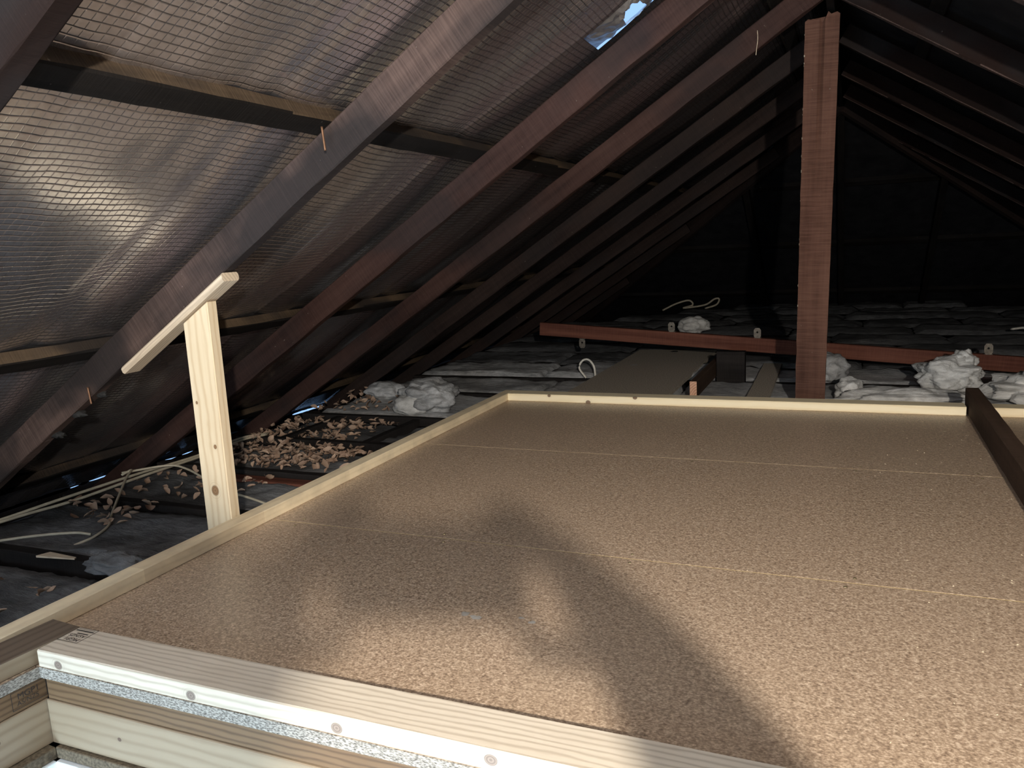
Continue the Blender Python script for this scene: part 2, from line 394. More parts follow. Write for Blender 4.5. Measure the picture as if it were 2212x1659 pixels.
def noi(x, y, z=0.0): return noise.noise(Vector((x, y, z)))
def foil_disp(u, y):
    """u = horizontal X; inward sag between battens, creases beside rafters, wrinkles"""
    d = 0.0
    edges = [X0 - 0.02] + [b + 0.02 for b in BXL] + [EAVE_X]
    for a, b in zip(edges[:-1], edges[1:]):
        if b <= u <= a:
            t = (a - u) / (a - b); d -= (0.030 if b > EAVE_X else -0.004) * math.sin(math.pi * t) ** 0.8 * (0.6 + 0.8 * noi(y * 0.9, a * 3))
    for ry in RY:
        q = (y - (ry - 0.20 + 0.02 * noi(u * 1.5, ry))) / 0.05
        d += 0.010 * math.exp(-abs(q) * 1.4)
    d += 0.010 * noi(u * 1.3, y * 4.5, 1.0) + 0.0055 * noi(u * 1.6, y * 13.0, 4.0) + 0.0012 * noi(u * 9, y * 26, 7.0)
    return d
HOLE = (-0.74, -0.54, 2.36, 2.49)
def foil_slope(name, side, mat, fine):
    ys, xs = [], []
    y = -1.6
    while y < 9.6:
        ys.append(y); y += 0.026 if (fine and 0.7 < y < 5.2) else 0.09
    n = 190 if fine else 40
    wid = abs(EAVE_X - X0)
    V, uv, idx, Fc = [], [], {}, []
    for i in range(n + 1):
        dx = wid * i / n
        for j, yy in enumerate(ys):
            u = X0 - dx
            d = foil_disp(u, yy) if fine else 0.012 * noi(u * 2, yy * 3)
            if side < 0:
                base = Vector((u, yy, zl(u, OFF_B))) + NL * d
            else:
                base = Vector((X0 + dx, yy, zr(X0 + dx, OFF_B))) + NR * d
            idx[i, j] = len(V); V.append(base); uv.append((dx / Cc, yy))
    for i in range(n):
        dxm = wid * (i + 0.5) / n
        for j in range(len(ys) - 1):
            ym = (ys[j] + ys[j + 1]) / 2
            if ym - YH > dxm + 0.03: continue
            if fine and HOLE[0] < X0 - dxm < HOLE[1] and HOLE[2] < ym < HOLE[3]: continue
            q = (idx[i, j], idx[i, j + 1], idx[i + 1, j + 1], idx[i + 1, j])
            Fc.append(q if side < 0 else q[::-1])
    o = mesh_obj(name, V, Fc, mat, None, True)
    ul = o.data.uv_layers.new(name='UVMap')
    for lp in o.data.loops: ul.data[lp.index].uv = uv[lp.vertex_index]
    return o
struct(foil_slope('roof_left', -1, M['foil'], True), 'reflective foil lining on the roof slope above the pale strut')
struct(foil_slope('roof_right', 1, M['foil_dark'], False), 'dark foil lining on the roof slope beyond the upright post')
# hip end
V, Fc = [], []
NY = 24
for i in range(NY + 1):
    y = YH + (9.62 - YH) * i / NY
    half = (y - YH) + 0.02
    for j in range(13):
        x = X0 + half * (j / 6 - 1)
        V.append((x, y, zh(y, OFF_B) + 0.012 * noi(x * 2, y * 3, 9)))
for i in range(NY):
    for j in range(12):
        a = i * 13 + j; Fc.append((a, a + 1, a + 14, a + 13))
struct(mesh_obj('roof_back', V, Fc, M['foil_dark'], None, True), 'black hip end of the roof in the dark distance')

# rafters on the slope with the strut
ORD = ['edge of a rafter cropped by the corner above the foil', 'rough sawn rafter carried by the pale strut', 'second rafter beyond the strut, reddish lower edge frayed',
       'rafter meeting the ridge beside the upright post', 'fourth rafter beyond the strut, fading into the dark', 'fifth rafter beyond the strut in deep shade',
       'sixth rafter beyond the strut in deep shade', 'seventh rafter beyond the strut, barely lit', 'eighth rafter beyond the strut, almost black', 'last short rafter at the dark corner']
def rafter(y, side, xtop, name, mat, label, group, seed, xe=None):
    xe = (EAVE_X + 0.06) if xe is None else xe
    fz = zl if side < 0 else zr
    if side > 0: xe = 2 * X0 - xe
    nrm = NL if side < 0 else NR
    p0 = Vector((xe, y, fz(xe, OFF_U))); p1 = Vector((xtop, y, fz(xtop, OFF_U)))
    o = timber(name, p0, p1, RW, OFF_T - OFF_U, nrm, mat, seg=90, rough=0.0018, seed=seed, wane=0.006, bev=0.003)
    if side > 0:
        o.data.materials.append(M['rafter'])
        for p_ in o.data.polygons:
            if p_.normal.z < -0.6: p_.material_index = 1  # undersides take the lighter wood: grazing lamp light put into the colour
    return tag(o, label, 'rafter', group)
mats = ['rafter_darkest', 'rafter', 'rafter_red', 'rafter_red', 'rafter_dark', 'rafter_dark', 'rafter_dark', 'rafter_dark', 'rafter_dark', 'rafter_dark']  # far ones take the dark copy: lamp fall-off put into the colour
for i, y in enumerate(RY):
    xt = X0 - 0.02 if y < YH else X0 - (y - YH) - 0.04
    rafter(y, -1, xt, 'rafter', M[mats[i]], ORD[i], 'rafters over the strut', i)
ORD2 = ['first rafter beyond the post, rising to the frame top', 'second rafter showing beyond the post', 'third rafter showing beyond the post', 'fourth rafter showing beyond the post, faint',
        'fifth rafter beyond the post, lost in the dark']
rafter(0.80, 1, X0 + 0.02, 'rafter', M['rafter_darkest'], 'rafter beyond the post side, first over the hatch', 'rafters beyond the post', 43)
rafter(1.66, 1, X0 + 0.02, 'rafter', M['rafter_darkest'], 'rafter beyond the post side, second over the hatch', 'rafters beyond the post', 42)
rafter(2.51, 1, X0 + 0.02, 'rafter', M['rafter_darkest'], 'brown rafter crossing the top corner past the post', 'rafters beyond the post', 41)
for i, y in enumerate([3.36, 4.17, 5.03, 5.87, 6.75]):
    xt = X0 + 0.02 if y < YH else X0 + (y - YH) + 0.04
    rafter(y, 1, xt, 'rafter', M['rafter_darkest'], ORD2[i], 'rafters beyond the post', 20 + i)
# hip rafters and hip-end rafters
for sgn, lb in ((-1, 'hip rafter falling to the dark corner behind the foil slope'), (1, 'hip rafter falling to the dark corner beyond the post')):
    p1 = Vector((X0, YH, zh(YH, OFF_U - 0.03))); p0 = Vector((X0 + sgn * 3.0, YH + 3.0, zh(YH + 3.0, OFF_U - 0.03)))
    tag(timber('hip_rafter', p0, p1, 0.04, 0.14, (0, 0, 1), M['rafter_dark'], seg=20, rough=0.001), lb, 'rafter', 'hip rafters')
for dx, lb in ((0.0, 'hip end rafter on the centre line behind the post'), (-0.75, 'hip end rafter on the strut side of the centre one'), (0.75, 'slanting hip end rafter beyond the post')):
    yt = YH + abs(dx) + 0.05
    tag(timber('hip_end_rafter', (X0 + dx, 9.5, zh(9.5, OFF_U)), (X0 + dx, yt, zh(yt, OFF_U)), 0.05, OFF_T - OFF_U, NH, M['batten'], seg=10), lb, 'rafter', 'hip end rafters')
for k, (yb, lb) in enumerate(((7.35, 'upper black batten across the hip end'), (8.15, 'middle black batten across the hip end'), (8.95, 'lowest black batten across the hip end'))):
    hf = yb - YH
    tag(timber('batten', (X0 - hf, yb, zh(yb, OFF_T)), (X0 + hf, yb, zh(yb, OFF_T)), 0.06, 0.038, NH, M['batten'], seg=8), lb, 'batten', 'hip end battens')
# ridge board
tag(timber('ridge_board', (X0, -1.6, zl(X0, OFF_U) + 0.0), (X0, YH, zl(X0, OFF_U) + 0.0), 0.03, 0.16, (0, 0, 1), M['batten'], seg=20), 'dark ridge board over the upright post', 'ridge board')
# battens over the rafters
BL = ['batten near the ridge, hidden in the dark', 'sooty batten across the foil, paler along its upper side', 'middle batten passing behind the head of the strut', 'lowest batten just above the eaves']
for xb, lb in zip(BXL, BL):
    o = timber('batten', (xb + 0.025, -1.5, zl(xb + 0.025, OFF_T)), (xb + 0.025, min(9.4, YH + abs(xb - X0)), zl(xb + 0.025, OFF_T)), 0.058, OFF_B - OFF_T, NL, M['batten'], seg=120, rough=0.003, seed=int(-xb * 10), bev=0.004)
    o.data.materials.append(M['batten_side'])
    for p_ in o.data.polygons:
        if abs(p_.normal.y) > 0.8: p_.material_index = 1  # long sides take the paler batten colour
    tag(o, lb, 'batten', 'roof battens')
for k, xb in enumerate((0.25, 1.1, 1.95)):
    o = timber('batten', (xb, -1.5, zr(xb, OFF_T)), (xb, min(9.3, YH + abs(xb - X0)), zr(xb, OFF_T)), 0.058, OFF_B - OFF_T, NR, M['batten'], seg=30, rough=0.002, seed=k)
    tag(o, ['upper', 'middle', 'lower'][k] + ' dark batten on the slope beyond the post', 'batten', 'roof battens')

# torn foil with daylight
t = empty('torn_foil', (-0.62, 2.42, zl(-0.62, OFF_B)))
tag(t, 'torn shiny foil with blue daylight showing at the rip', 'foil tear')
def fl(u, y, d): return Vector((u, y, zl(u, OFF_B))) + NL * d - t.location
def crumple(name, poly, seed, amp):
    """polygon fan in slope coordinates, subdivided and crumpled"""
    bm = bmesh.new(); vs = [bm.verts.new((a, b, 0)) for a, b in poly]; bm.faces.new(vs)
    bmesh.ops.triangulate(bm, faces=bm.faces)
    bmesh.ops.subdivide_edges(bm, edges=bm.edges, cuts=5, use_grid_fill=True)
    for v in bm.verts:
        u, y = v.co.x, v.co.y
        v.co = fl(u, y, -0.008 + amp * noise.noise(Vector((u * 45, y * 45, seed))))
    me = bpy.data.meshes.new(name); bm.to_mesh(me); bm.free(); me.materials.append(M['flap'])
    o = link(bpy.data.objects.new(name, me), t); sm = o.modifiers.new('thick', 'SOLIDIFY'); sm.thickness = 0.0006
    return o
def ring_flap(name, outer, inner, rings, seed, amp):
    V, Fc = [], []; n = len(outer)
    for k in range(rings + 1):
        f = k / rings
        for (a, b), (c, d) in zip(outer, inner):
            u, y = a + (c - a) * f, b + (d - b) * f
            V.append(fl(u, y, -0.004 - 0.020 * f + amp * (0.3 + f) * noise.noise(Vector((u * 38, y * 38, seed)))))
    for k in range(rings):
        for i in range(n):
            p, q = k * n + i, k * n + (i + 1) % n; Fc.append((p, q, q + n, p + n))
    o = mesh_obj(name, V, Fc, M['flap'], t); sm = o.modifiers.new('thick', 'SOLIDIFY'); sm.thickness = 0.0006
    return o
def along(pts, n):
    seg = [(Vector(a), Vector(b)) for a, b in zip(pts, pts[1:] + pts[:1])]; L = sum((b - a).length for a, b in seg); out = []
    for k in range(n):
        d = L * k / n
        for a, b in seg:
            if d <= (b - a).length: out.append(tuple(a + (b - a) * (d / (b - a).length))); break
            d -= (b - a).length
    return out
OUT = along([(-0.76, 2.40), (-0.76, 2.525), (-0.66, 2.525), (-0.55, 2.525), (-0.50, 2.50), (-0.50, 2.33), (-0.62, 2.33), (-0.72, 2.33)], 40)
INN = along([(-0.645, 2.440), (-0.650, 2.485), (-0.626, 2.483), (-0.606, 2.480), (-0.583, 2.470), (-0.590, 2.400), (-0.612, 2.370), (-0.630, 2.410)], 40)
ring_flap('flap', OUT, INN, 9, 2.0, 0.012)

# ------------------------------------------------------------------ shell: eaves, end wall, ceiling of the room below
ZC = -0.30
V, Fc = [], []
def rect(x0, y0, x1, y1, z):
    a = len(V); V.extend([(x0, y0, z), (x1, y0, z), (x1, y1, z), (x0, y1, z)]); Fc.append((a, a + 1, a + 2, a + 3))
HX0, HX1, HY0, HY1 = -1.42, 0.44, -0.95, 0.955
rect(-3.245, -1.7, HX0, 9.9, ZC); rect(HX1, -1.7, 3.4, 9.9, ZC); rect(HX0, -1.7, HX1, HY0, ZC); rect(HX0, HY1, HX1, 9.9, ZC)
struct(mesh_obj('ceiling', V, Fc, M['plaster']), 'dark plasterboard under the joists')
# eave board with daylight slits
def gap(y):
    for a, b, g in ((2.40, 2.47, .008), (2.50, 2.78, .016), (2.96, 3.04, .008), (3.07, 3.16, .009), (3.52, 3.66, .014), (3.98, 4.60, .013)):
        if a < y < b: return g * (0.5 + 0.7 * abs(noi(y * 23, 1.0))) * min(1, (y - a) / 0.05, (b - y) / 0.05)
    return -0.01
ZS = [(-2, -.24), (2.45, -.240), (2.53, -.236), (2.76, -.231), (3.0, -.262), (3.12, -.261), (3.6, -.242), (4.08, -.246), (4.33, -.251), (4.49, -.249), (12, -.249)]
def slit_z(y):
    for (a, za), (b, zb) in zip(ZS[:-1], ZS[1:]):
        if a <= y <= b: return za + (zb - za) * (y - a) / (b - a)
ys = [-1.6 + 0.02 * i for i in range(570)]
for nm, sgn, lb in (('trim_1', -1, 'dark eaves board below the thin daylight slits'), ('trim_2', 1, 'dark eaves fillet above the thin daylight slits')):
    V, Fc = [], []
    for i, y in enumerate(ys):
        z1 = slit_z(y) + sgn * gap(y) * 0.7; z0 = -0.5 if sgn < 0 else -0.185
        V += [(EAVE_X - 0.01, y, z0), (EAVE_X - 0.01, y, z1), (EAVE_X - 0.013, y, z1 - 0.001), (EAVE_X - 0.013, y, z0)]
        if i:
            a = (i - 1) * 4
            for j_ in range(4): Fc.append((a + j_, a + (j_ + 1) % 4, a + 4 + (j_ + 1) % 4, a + 4 + j_))
    struct(mesh_obj(nm, V, Fc, M['batten']), lb)
xr = 2 * X0 - EAVE_X
struct(mesh_obj('wall_right', [(xr, -1.7, -.5), (xr, 9.9, -.5), (xr, 9.9, .0), (xr, -1.7, .0)], [(0, 1, 2, 3)], M['batten']), 'dark eaves board beyond the post')
struct(mesh_obj('wall_far', [(-3.6, 9.60, -.5), (3.4, 9.60, -.5), (3.4, 9.60, .05), (-3.6, 9.60, .05)], [(0, 1, 2, 3)], M['batten']), 'dark eaves board under the hip end')
struct(mesh_obj('wall_back', [(-3.6, -1.6, -.5), (3.4, -1.6, -.5), (3.4, -1.6, 2.2), (-3.6, -1.6, 2.2)], [(0, 1, 2, 3)], M['end_wall']), 'end wall of the roof space')
wf_ = struct(empty('added_window', (-0.75, -1.59, 0.15)), 'added unseen window round the fill light in the end wall')  # frame added to go with the fill light
for lo_, hi_ in (((-1.36, -1.6, 0.10), (-0.14, -1.56, 0.15)), ((-1.36, -1.6, 0.95), (-0.14, -1.56, 1.0)), ((-1.36, -1.6, 0.15), (-1.31, -1.56, 0.95)), ((-0.19, -1.6, 0.15), (-0.14, -1.56, 0.95))):
    part_of(box('added_window_frame', lo_, hi_, M['lining']), wf_)
# room under the hatch
rx0, rx1, ry0, ry1, rz = -2.4, 1.4, -2.2, 1.6, -2.7
V = [(rx0, ry0, rz), (rx1, ry0, rz), (rx1, ry1, rz), (rx0, ry1, rz), (rx0, ry0, ZC - .01), (rx1, ry0, ZC - .01), (rx1, ry1, ZC - .01), (rx0, ry1, ZC - .01)]
struct(mesh_obj('wall_room_below', V, [(0, 1, 5, 4), (1, 2, 6, 5), (2, 3, 7, 6), (3, 0, 4, 7)], M['room_white']), 'white walls of the room under the hatch')
struct(mesh_obj('floor_room_below', V[:4], [(0, 1, 2, 3)], M['room_floor']), 'floor of the room under the hatch')

# ------------------------------------------------------------------ platform floor
ZF, ZT = 0.010, 0.045
FLO = struct(empty('floor', (0, 0, 0)), 'brown particleboard platform floor')
def sheet(x0, y0, x1, y1):
    o = box('floor_sheet', (x0, y0, ZF - 0.022), (x1, y1, ZF), M['floor'], FLO, bev=0.0008)
    return o
XR = 2.20
SEAMS = [1.731, 2.612]
sheet(-1.553, 0.926, XR, SEAMS[0] - 0.0015)
sheet(-1.553, SEAMS[0] + 0.0015, XR, SEAMS[1] - 0.0015)
sheet(-1.553, SEAMS[1] + 0.0015, XR, 3.532)
sheet(-1.553, -0.9, -1.402, 0.924)
sheet(0.420, -0.9, XR, 0.9235)
for y in SEAMS:
    o = box('seam_tongue', (-1.50, y - 0.0014, ZF - 0.012), (XR, y + 0.0014, ZF - 0.0004), M['tongue'], FLO, bev=0.0003)
# screw heads along the seams
bm = bmesh.new(); bmesh.ops.create_cone(bm, cap_ends=True, segments=8, radius1=0.0042, radius2=0.003, depth=0.0016)
sme = bpy.data.meshes.new('screw_head'); bm.to_mesh(sme); bm.free(); sme.materials.append(M['screw'])
for y in SEAMS:
    for x in (-1.40, -0.95, -0.46, 0.02, 0.36):
        for d in (-0.024, 0.026):
            o = link(bpy.data.objects.new('screw_head', sme), FLO); o.location = (x + random.uniform(-.02, .02), y + d, ZF + 0.0006)
# chipboard edges facing the hatch (bare cut edge of the sheets)
o = box('cut_edge', (-1.392, 0.9235, ZF - 0.022), (XR, 0.9262, ZF - 0.0006), M['chip'], FLO, bev=0.0002)

# kerb timbers round the platform
cs = timber('side_kerb', (-1.529, -0.40, ZF), (-1.529, 3.532, ZF), 0.048, ZT - ZF, (0, 0, 1), M['curb_side'], seg=40, rough=0.0006, bev=0.002)
tag(cs, 'finger-jointed pine kerb running past the foot of the strut', 'kerb')
ck = timber('end_kerb', (-1.5045, 3.491, ZF), (0.418, 3.491, ZF), 0.082, ZT - ZF, (0, 0, 1), M['curb_far'], seg=20, rough=0.0005, bev=0.002)
tag(ck, 'long pale pine kerb closing the end of the brown floor', 'kerb')
ck2 = timber('end_kerb', (0.484, 3.491, ZF), (XR, 3.491, ZF), 0.082, ZT - ZF, (0, 0, 1), M['curb_far'], seg=8, rough=0.0005, bev=0.002)
tag(ck2, 'short pale kerb piece past the dark cross timber', 'kerb')
# dark old tie timber lying over the floor
db = timber('tie_timber', (0.449, 1.022, ZF + 0.001), (0.449, 3.565, ZF + 0.001), 0.048, 0.089, (0, 0, 1), M['dark_beam'], seg=60, rough=0.0016, seed=5, bev=0.003, wane=0.002)
tag(db, 'dark old timber lying across the floor into the end kerb', 'timber')
# near beam along the hatch
nb = timber('hatch_kerb', (-1.390, 0.971, ZF), (1.2, 0.971, ZF), 0.094, ZT - ZF, (0, 0, 1), M['near_beam'], seg=30, rough=0.0004, bev=0.0022)
tag(nb, 'wide knotty pine kerb along the hatch with a black stamp', 'kerb')
# side beam by the hatch, slightly out of square
A = math.radians(5.0)
def side(name, x_in, wid, z0, z1, yend, mat, label, top=None, **kw):
    d = Vector((math.sin(A), math.cos(A), 0)); nrm = Vector((-math.cos(A), math.sin(A), 0))
    e = Vector((x_in, yend, z0)); c1 = e + nrm * wid / 2; c0 = c1 - d * 1.80
    o = timber(name, c0, c1, wid, z1 - z0, (0, 0, 1), mat, seg=12, **kw)
    return o
sb = side('hatch_side_kerb', -1.3925, 0.088, ZF, ZT, 1.018, M['hatch_top'], '', rough=0.0005, bev=0.002)
sb.data.materials.append(M['hatch_pale'])
for p_ in sb.data.polygons:
    if abs(p_.normal.y) > 0.9: p_.material_index = 1
tag(sb, 'weathered brown kerb piece at the hatch corner with long splits', 'kerb')
o = side('cut_edge', -1.391, 0.004, ZF - 0.022, ZF - 0.0005, 0.924, M['chip'], '', bev=0.0002); part_of(o, FLO)
# trimmers under the floor round the hatch
def tri(name, lo, hi, mat, label):
    o = box(name, lo, hi, mat); tag(o, label, 'trimmer', 'trimmers round the hatch'); return o
tri('trimmer', (-1.386, 0.930, -0.057), (1.2, 0.975, -0.0125), M['hatch_brown'], 'brown pine trimmer just under the cut floor edge along the hatch')
tri('trimmer', (-1.388, 0.9265, -0.148), (1.2, 0.9715, -0.0575), M['hatch_pale'], 'deep pale pine trimmer facing the hatch, second layer down')
o = side('trimmer', -1.3915, 0.045, -0.057, -0.0125, 0.9325, M['hatch_brown'], ''); tag(o, 'brown stamped trimmer on the short side of the hatch', 'trimmer', 'trimmers round the hatch'); TR1 = o
o = side('trimmer', -1.3895, 0.045, -0.148, -0.0575, 0.9300, M['hatch_pale'], ''); tag(o, 'deep pale knotty trimmer on the short side of the hatch', 'trimmer', 'trimmers round the hatch')
# bottom: rough plaster edge and white lining
tri('plaster_edge', (-1.372, 0.918, -0.172), (1.2, 0.970, -0.1485), M['edge_brown'], 'rough brown edge strip above the white lining of the hatch')['category'] = 'edge strip'
o = side('plaster_edge', -1.372, 0.06, -0.172, -0.1485, 0.917, M['edge_brown'], ''); tag(o, 'brown edge strip above the white lining, short side', 'edge strip', 'edge strips')
LIN = tag(empty('hatch_lining', (-1.36, 0.91, -0.40)), 'white painted lining inside the hatch opening', 'lining')
part_of(box('lining_board', (-1.366, 0.910, -0.62), (0.405, 0.924, -0.1725), M['lining']), LIN)
o = side('lining_board', -1.366, 0.014, -0.62, -0.1725, 0.9105, M['lining'], ''); part_of(o, LIN)
part_of(box('lining_board', (0.405, -0.93, -0.62), (0.419, 0.91, -0.0125), M['lining']), LIN)
part_of(box('lining_board', (-1.36, -0.93, -0.62), (0.405, -0.916, -0.0125), M['lining']), LIN)

# stamps
def stamp(parent, origin, xdir, up, wdt, hgt, lines, bars):
    mtx = frame_matrix(origin, xdir, up)
    grp = []
    def add(nm, verts, faces):
        o = mesh_obj(nm, verts, faces, M['ink']); o.matrix_world = mtx; part_of(o, parent); grp.append(o)
    def strip(x0, y0, x1, y1):
        return [(x0, y0, 0), (x1, y0, 0), (x1, y1, 0), (x0, y1, 0)]
    th = 0.0011; V, Fc = [], []
    for r in ((0, 0, wdt, th), (0, hgt - th, wdt, hgt), (0, 0, th, hgt), (wdt - th, 0, wdt, hgt)):
        a = len(V); V += strip(*r); Fc.append((a, a + 1, a + 2, a + 3))
    add('stamp_border', V, Fc)
    for r in bars: add('stamp_bar', strip(*r), [(0, 1, 2, 3)])
    for txt, x, y, size in lines:
        cu = bpy.data.curves.new('stamp_text', 'FONT'); cu.body = txt; cu.size = size; cu.offset = 0.0
        tmp = bpy.data.objects.new('tmp_text', cu); COL.objects.link(tmp); bpy.context.view_layer.update()
        me = bpy.data.meshes.new_from_object(tmp.evaluated_get(bpy.context.evaluated_depsgraph_get()))
        bpy.data.objects.remove(tmp); bpy.data.curves.remove(cu); me.materials.clear(); me.materials.append(M['ink'])
        o = bpy.data.objects.new('stamp_text', me); COL.objects.link(o)
        o.matrix_world = mtx @ Matrix.Translation((x, y, 0)); part_of(o, parent)
stamp(nb, (-1.3365, 1.0165, ZT + 0.0006), (-1, 0, 0), (0, 0, 1), 0.054, 0.051,
      [('MGP1', 0.006, 0.0365, 0.0150), ('AS/NZS', 0.005, 0.0245, 0.0125)], [(0.007, 0.0185, 0.036, 0.0212), (0.004, 0.0085, 0.050, 0.0115), (0.006, 0.0040, 0.050, 0.0050)])
dS = Vector((math.sin(A), math.cos(A), 0)); nS = Vector((math.cos(A), -math.sin(A), 0))
e0 = Vector((-1.3915, 0.926, 0)) + nS * 0.0006 - dS * 0.060; e0.z = -0.050
stamp(TR1, tuple(e0), tuple(dS), tuple(nS), 0.066, 0.0355, [('MGP1', 0.011, 0.0185, 0.0165), ('AS/NZS', 0.009, 0.0065, 0.0125)], [])

# ------------------------------------------------------------------ strut with packer
SX1 = -1.556
zt_r, zt_l = 0.619, 0.560
st_ = empty('strut', (SX1 - 0.045, 1.645, -0.12))
tag(st_, 'new pale pine strut standing by the side kerb under a rafter', 'strut')
# upright: local X = up
def strut_mesh():
    z0 = -0.14; y0, y1 = 1.6275, 1.6625
    xa, xb = SX1 - 0.0905, SX1
    top = lambda x: zl(x, OFF_U) - 0.0285 / Cc * 1.0
    V = [(xa, y0, z0), (xb, y0, z0), (xb, y1, z0), (xa, y1, z0), (xa, y0, top(xa)), (xb, y0, top(xb)), (xb, y1, top(xb)), (xa, y1, top(xa))]
    m = frame_matrix((xa, (y0 + y1) / 2, z0), (0, 0, 1), (0, 1, 0)); mi = m.inverted()
    me = bpy.data.meshes.new('upright'); me.from_pydata([mi @ Vector(v) for v in V], [], [(0, 1, 5, 4), (1, 2, 6, 5), (2, 3, 7, 6), (3, 0, 4, 7), (4, 5, 6, 7), (0, 3, 2, 1)])
    bm = bmesh.new(); bm.from_mesh(me); bmesh.ops.recalc_face_normals(bm, faces=bm.faces); bmesh.ops.bevel(bm, geom=bm.edges[:], offset=0.0018, segments=1, affect='EDGES'); bm.to_mesh(me); bm.free()
    me.materials.append(M['strut']); o = bpy.data.objects.new('upright', me); COL.objects.link(o); o.matrix_world = m
    return part_of(o, st_)
strut_mesh()
# packer under the rafter: sloping board with bevelled ends
a0 = Vector((-1.885, 1.648, zl(-1.885, OFF_U) - 0.0275)); a1 = Vector((-1.478, 1.648, zl(-1.478, OFF_U) - 0.0275))
pk = timber('packer', a0, a1, 0.062, 0.0205, NL, M['packer'], seg=6, bev=0.005)
for v in pk.data.vertices:
    if v.co.x < 1e-5: v.co.x += (0.0205 - v.co.z) * -0.2 + 0.012
    if v.co.x > (a1 - a0).length - 1e-5: v.co.x -= (0.0205 - v.co.z) * 0.4
part_of(pk, st_)

# ------------------------------------------------------------------ post
pb0, pt0 = Vector((-0.171, 3.950, -0.18)), Vector((-0.1295, 3.615, 1.575))
po = empty('post', tuple(pb0)); tag(po, 'rough-sawn red-brown post rising to the ridge behind the end kerb', 'post')
def post_mesh():
    L = (pt0 - pb0).length; n = 90; wd, dp = 0.128, 0.045
    # two halves of one face so that the split at the top can open
    V, Fc = [], []
    nx = 12
    for i in range(n + 1):
        x = L * i / n
        ring = []
        for j in range(nx + 1):
            y = -wd / 2 + wd * j / nx
            q = noise.noise(Vector((x * 60, y * 20, 2)))
            zz = dp + 0.0012 * q
            if j == 6 and x > L * 0.62: zz -= 0.012 * min(1, (x - L * .62) / (L * .2))
            xx = x
            if i == n: xx += 0.012 * noise.noise(Vector((y * 70, 3, 1))) + (0.010 if j < 5 else -0.006) - (0.02 if j == 6 else 0)
            ed = 0.002 * noise.noise(Vector((x * 14, 5, 1)))
            ring.append((xx, y + (ed if j in (0, nx) else 0), zz))
        back = [(ring[-1][0], wd / 2, 0.0), (ring[0][0], -wd / 2, 0.0)]
        V += ring + back
    m = nx + 3
    for i in range(n):
        for j in range(m):
            a = i * m + j; b = i * m + (j + 1) % m; Fc.append((a, b, b + m, a + m))
    Fc.append(tuple(range(m))); Fc.append(tuple(range(n * m, n * m + m)))
    me = bpy.data.meshes.new('shaft'); me.from_pydata(V, [], Fc)
    bm = bmesh.new(); bm.from_mesh(me); bmesh.ops.recalc_face_normals(bm, faces=bm.faces); bm.to_mesh(me); bm.free()
    me.materials.append(M['post']); o = bpy.data.objects.new('shaft', me); COL.objects.link(o)
    o.matrix_world = frame_matrix(pb0, pt0 - pb0, (0.0, -1, 0)); return part_of(o, po)
post_mesh()

# ------------------------------------------------------------------ joists, noggings
JL = ['ceiling joist nearest the hatch side, half hidden by the kerb', 'dark joist under the foot of the pale strut', 'dark joist in front of the largest leaf drift', 'dark joist behind the largest leaf drift',
      'dark joist behind the nogged bays of leaves', 'thin dark joist line among the grey batts past the kerb corner', 'dark joist running under the cable loop']
JY = [1.55, 2.02, 2.47, 2.955, 3.47, 4.13, 4.68]
for y, lb in zip(JY, JL):
    o = timber('ceiling_joist', (-2.72, y, -0.20), (3.0 if y > 3.4 else -1.60, y, -0.20), 0.042, 0.102, (0, 0, 1), M['joist'], seg=40, rough=0.0025, seed=int(y * 10), bev=0.003)
    tag(o, lb, 'joist', 'ceiling joists')
for x, lb in ((-2.475, 'short dark nogging between two joists, buried in leaves'), (-2.015, 'short dark nogging between two joists by the kerb')):
    tag(timber('nogging', (x, 2.98, -0.19), (x, 3.445, -0.19), 0.04, 0.088, (0, 0, 1), M['joist'], seg=8, rough=0.002), lb, 'nogging', 'noggings')
tag(timber('red_batten', (-2.35, 2.39, -0.128), (-1.62, 2.39, -0.128), 0.06, 0.02, (0, 0, 1), M['red_beam'], seg=8, rough=0.001), 'thin reddish board lying along the joist beside the strut', 'board')

# ------------------------------------------------------------------ insulation
def batt(name, x0, y0, x1, y1, z0, zt, mat, label, group, seed, amp=0.012, nx=26, ny=14, lump=0.02, edge=0.0):
    V, Fc = [], []
    for i in range(nx + 1):
        for j in range(ny + 1):
            a, b = i / nx, j / ny
            x = x0 + (x1 - x0) * a; y = y0 + (y1 - y0) * b
            e = min(a, 1 - a) * (x1 - x0); f = min(b, 1 - b) * (y1 - y0)
            r = min(1.0, (min(e, f) / 0.018)); rd = math.sqrt(max(0, 1 - (1 - r) ** 2))
            z = z0 + (zt - z0) * (0.80 + 0.20 * rd) + amp * noi(x * 14, y * 22, seed) * r + lump * noi(x * 3.1, y * 5, seed + 5) * r + 0.5 * amp * noi(x * 40, y * 60, seed)
            if min(i, j, nx - i, ny - j) == 0: z = z0 + (zt - z0) * edge
            V.append((x + 0.012 * noi(y * 15, seed) * (1 if 0 < i < nx else 2), y + 0.010 * noi(x * 12, seed + 2), z))
    for i in range(nx):
        for j in range(ny):
            a = i * (ny + 1) + j; Fc.append((a, a + ny + 1, a + ny + 2, a + 1))
    cx, cy = (x0 + x1) / 2, (y0 + y1) / 2
    o = mesh_obj(name, [(x - cx, y - cy, z - z0) for x, y, z in V], Fc, mat, None, True); o.location = (cx, cy, z0)
    return tag(o, label, 'insulation', group)
near_l = ['sooty insulation batt in the bay beside the hatch kerb', 'sooty insulation batt in the bay under the hanging cable', 'sooty insulation batt in the bay behind the strut',
          'insulation batt under the largest leaf drift', 'insulation batt between the two noggings', 'grey insulation batt beside the loose lump of wool']
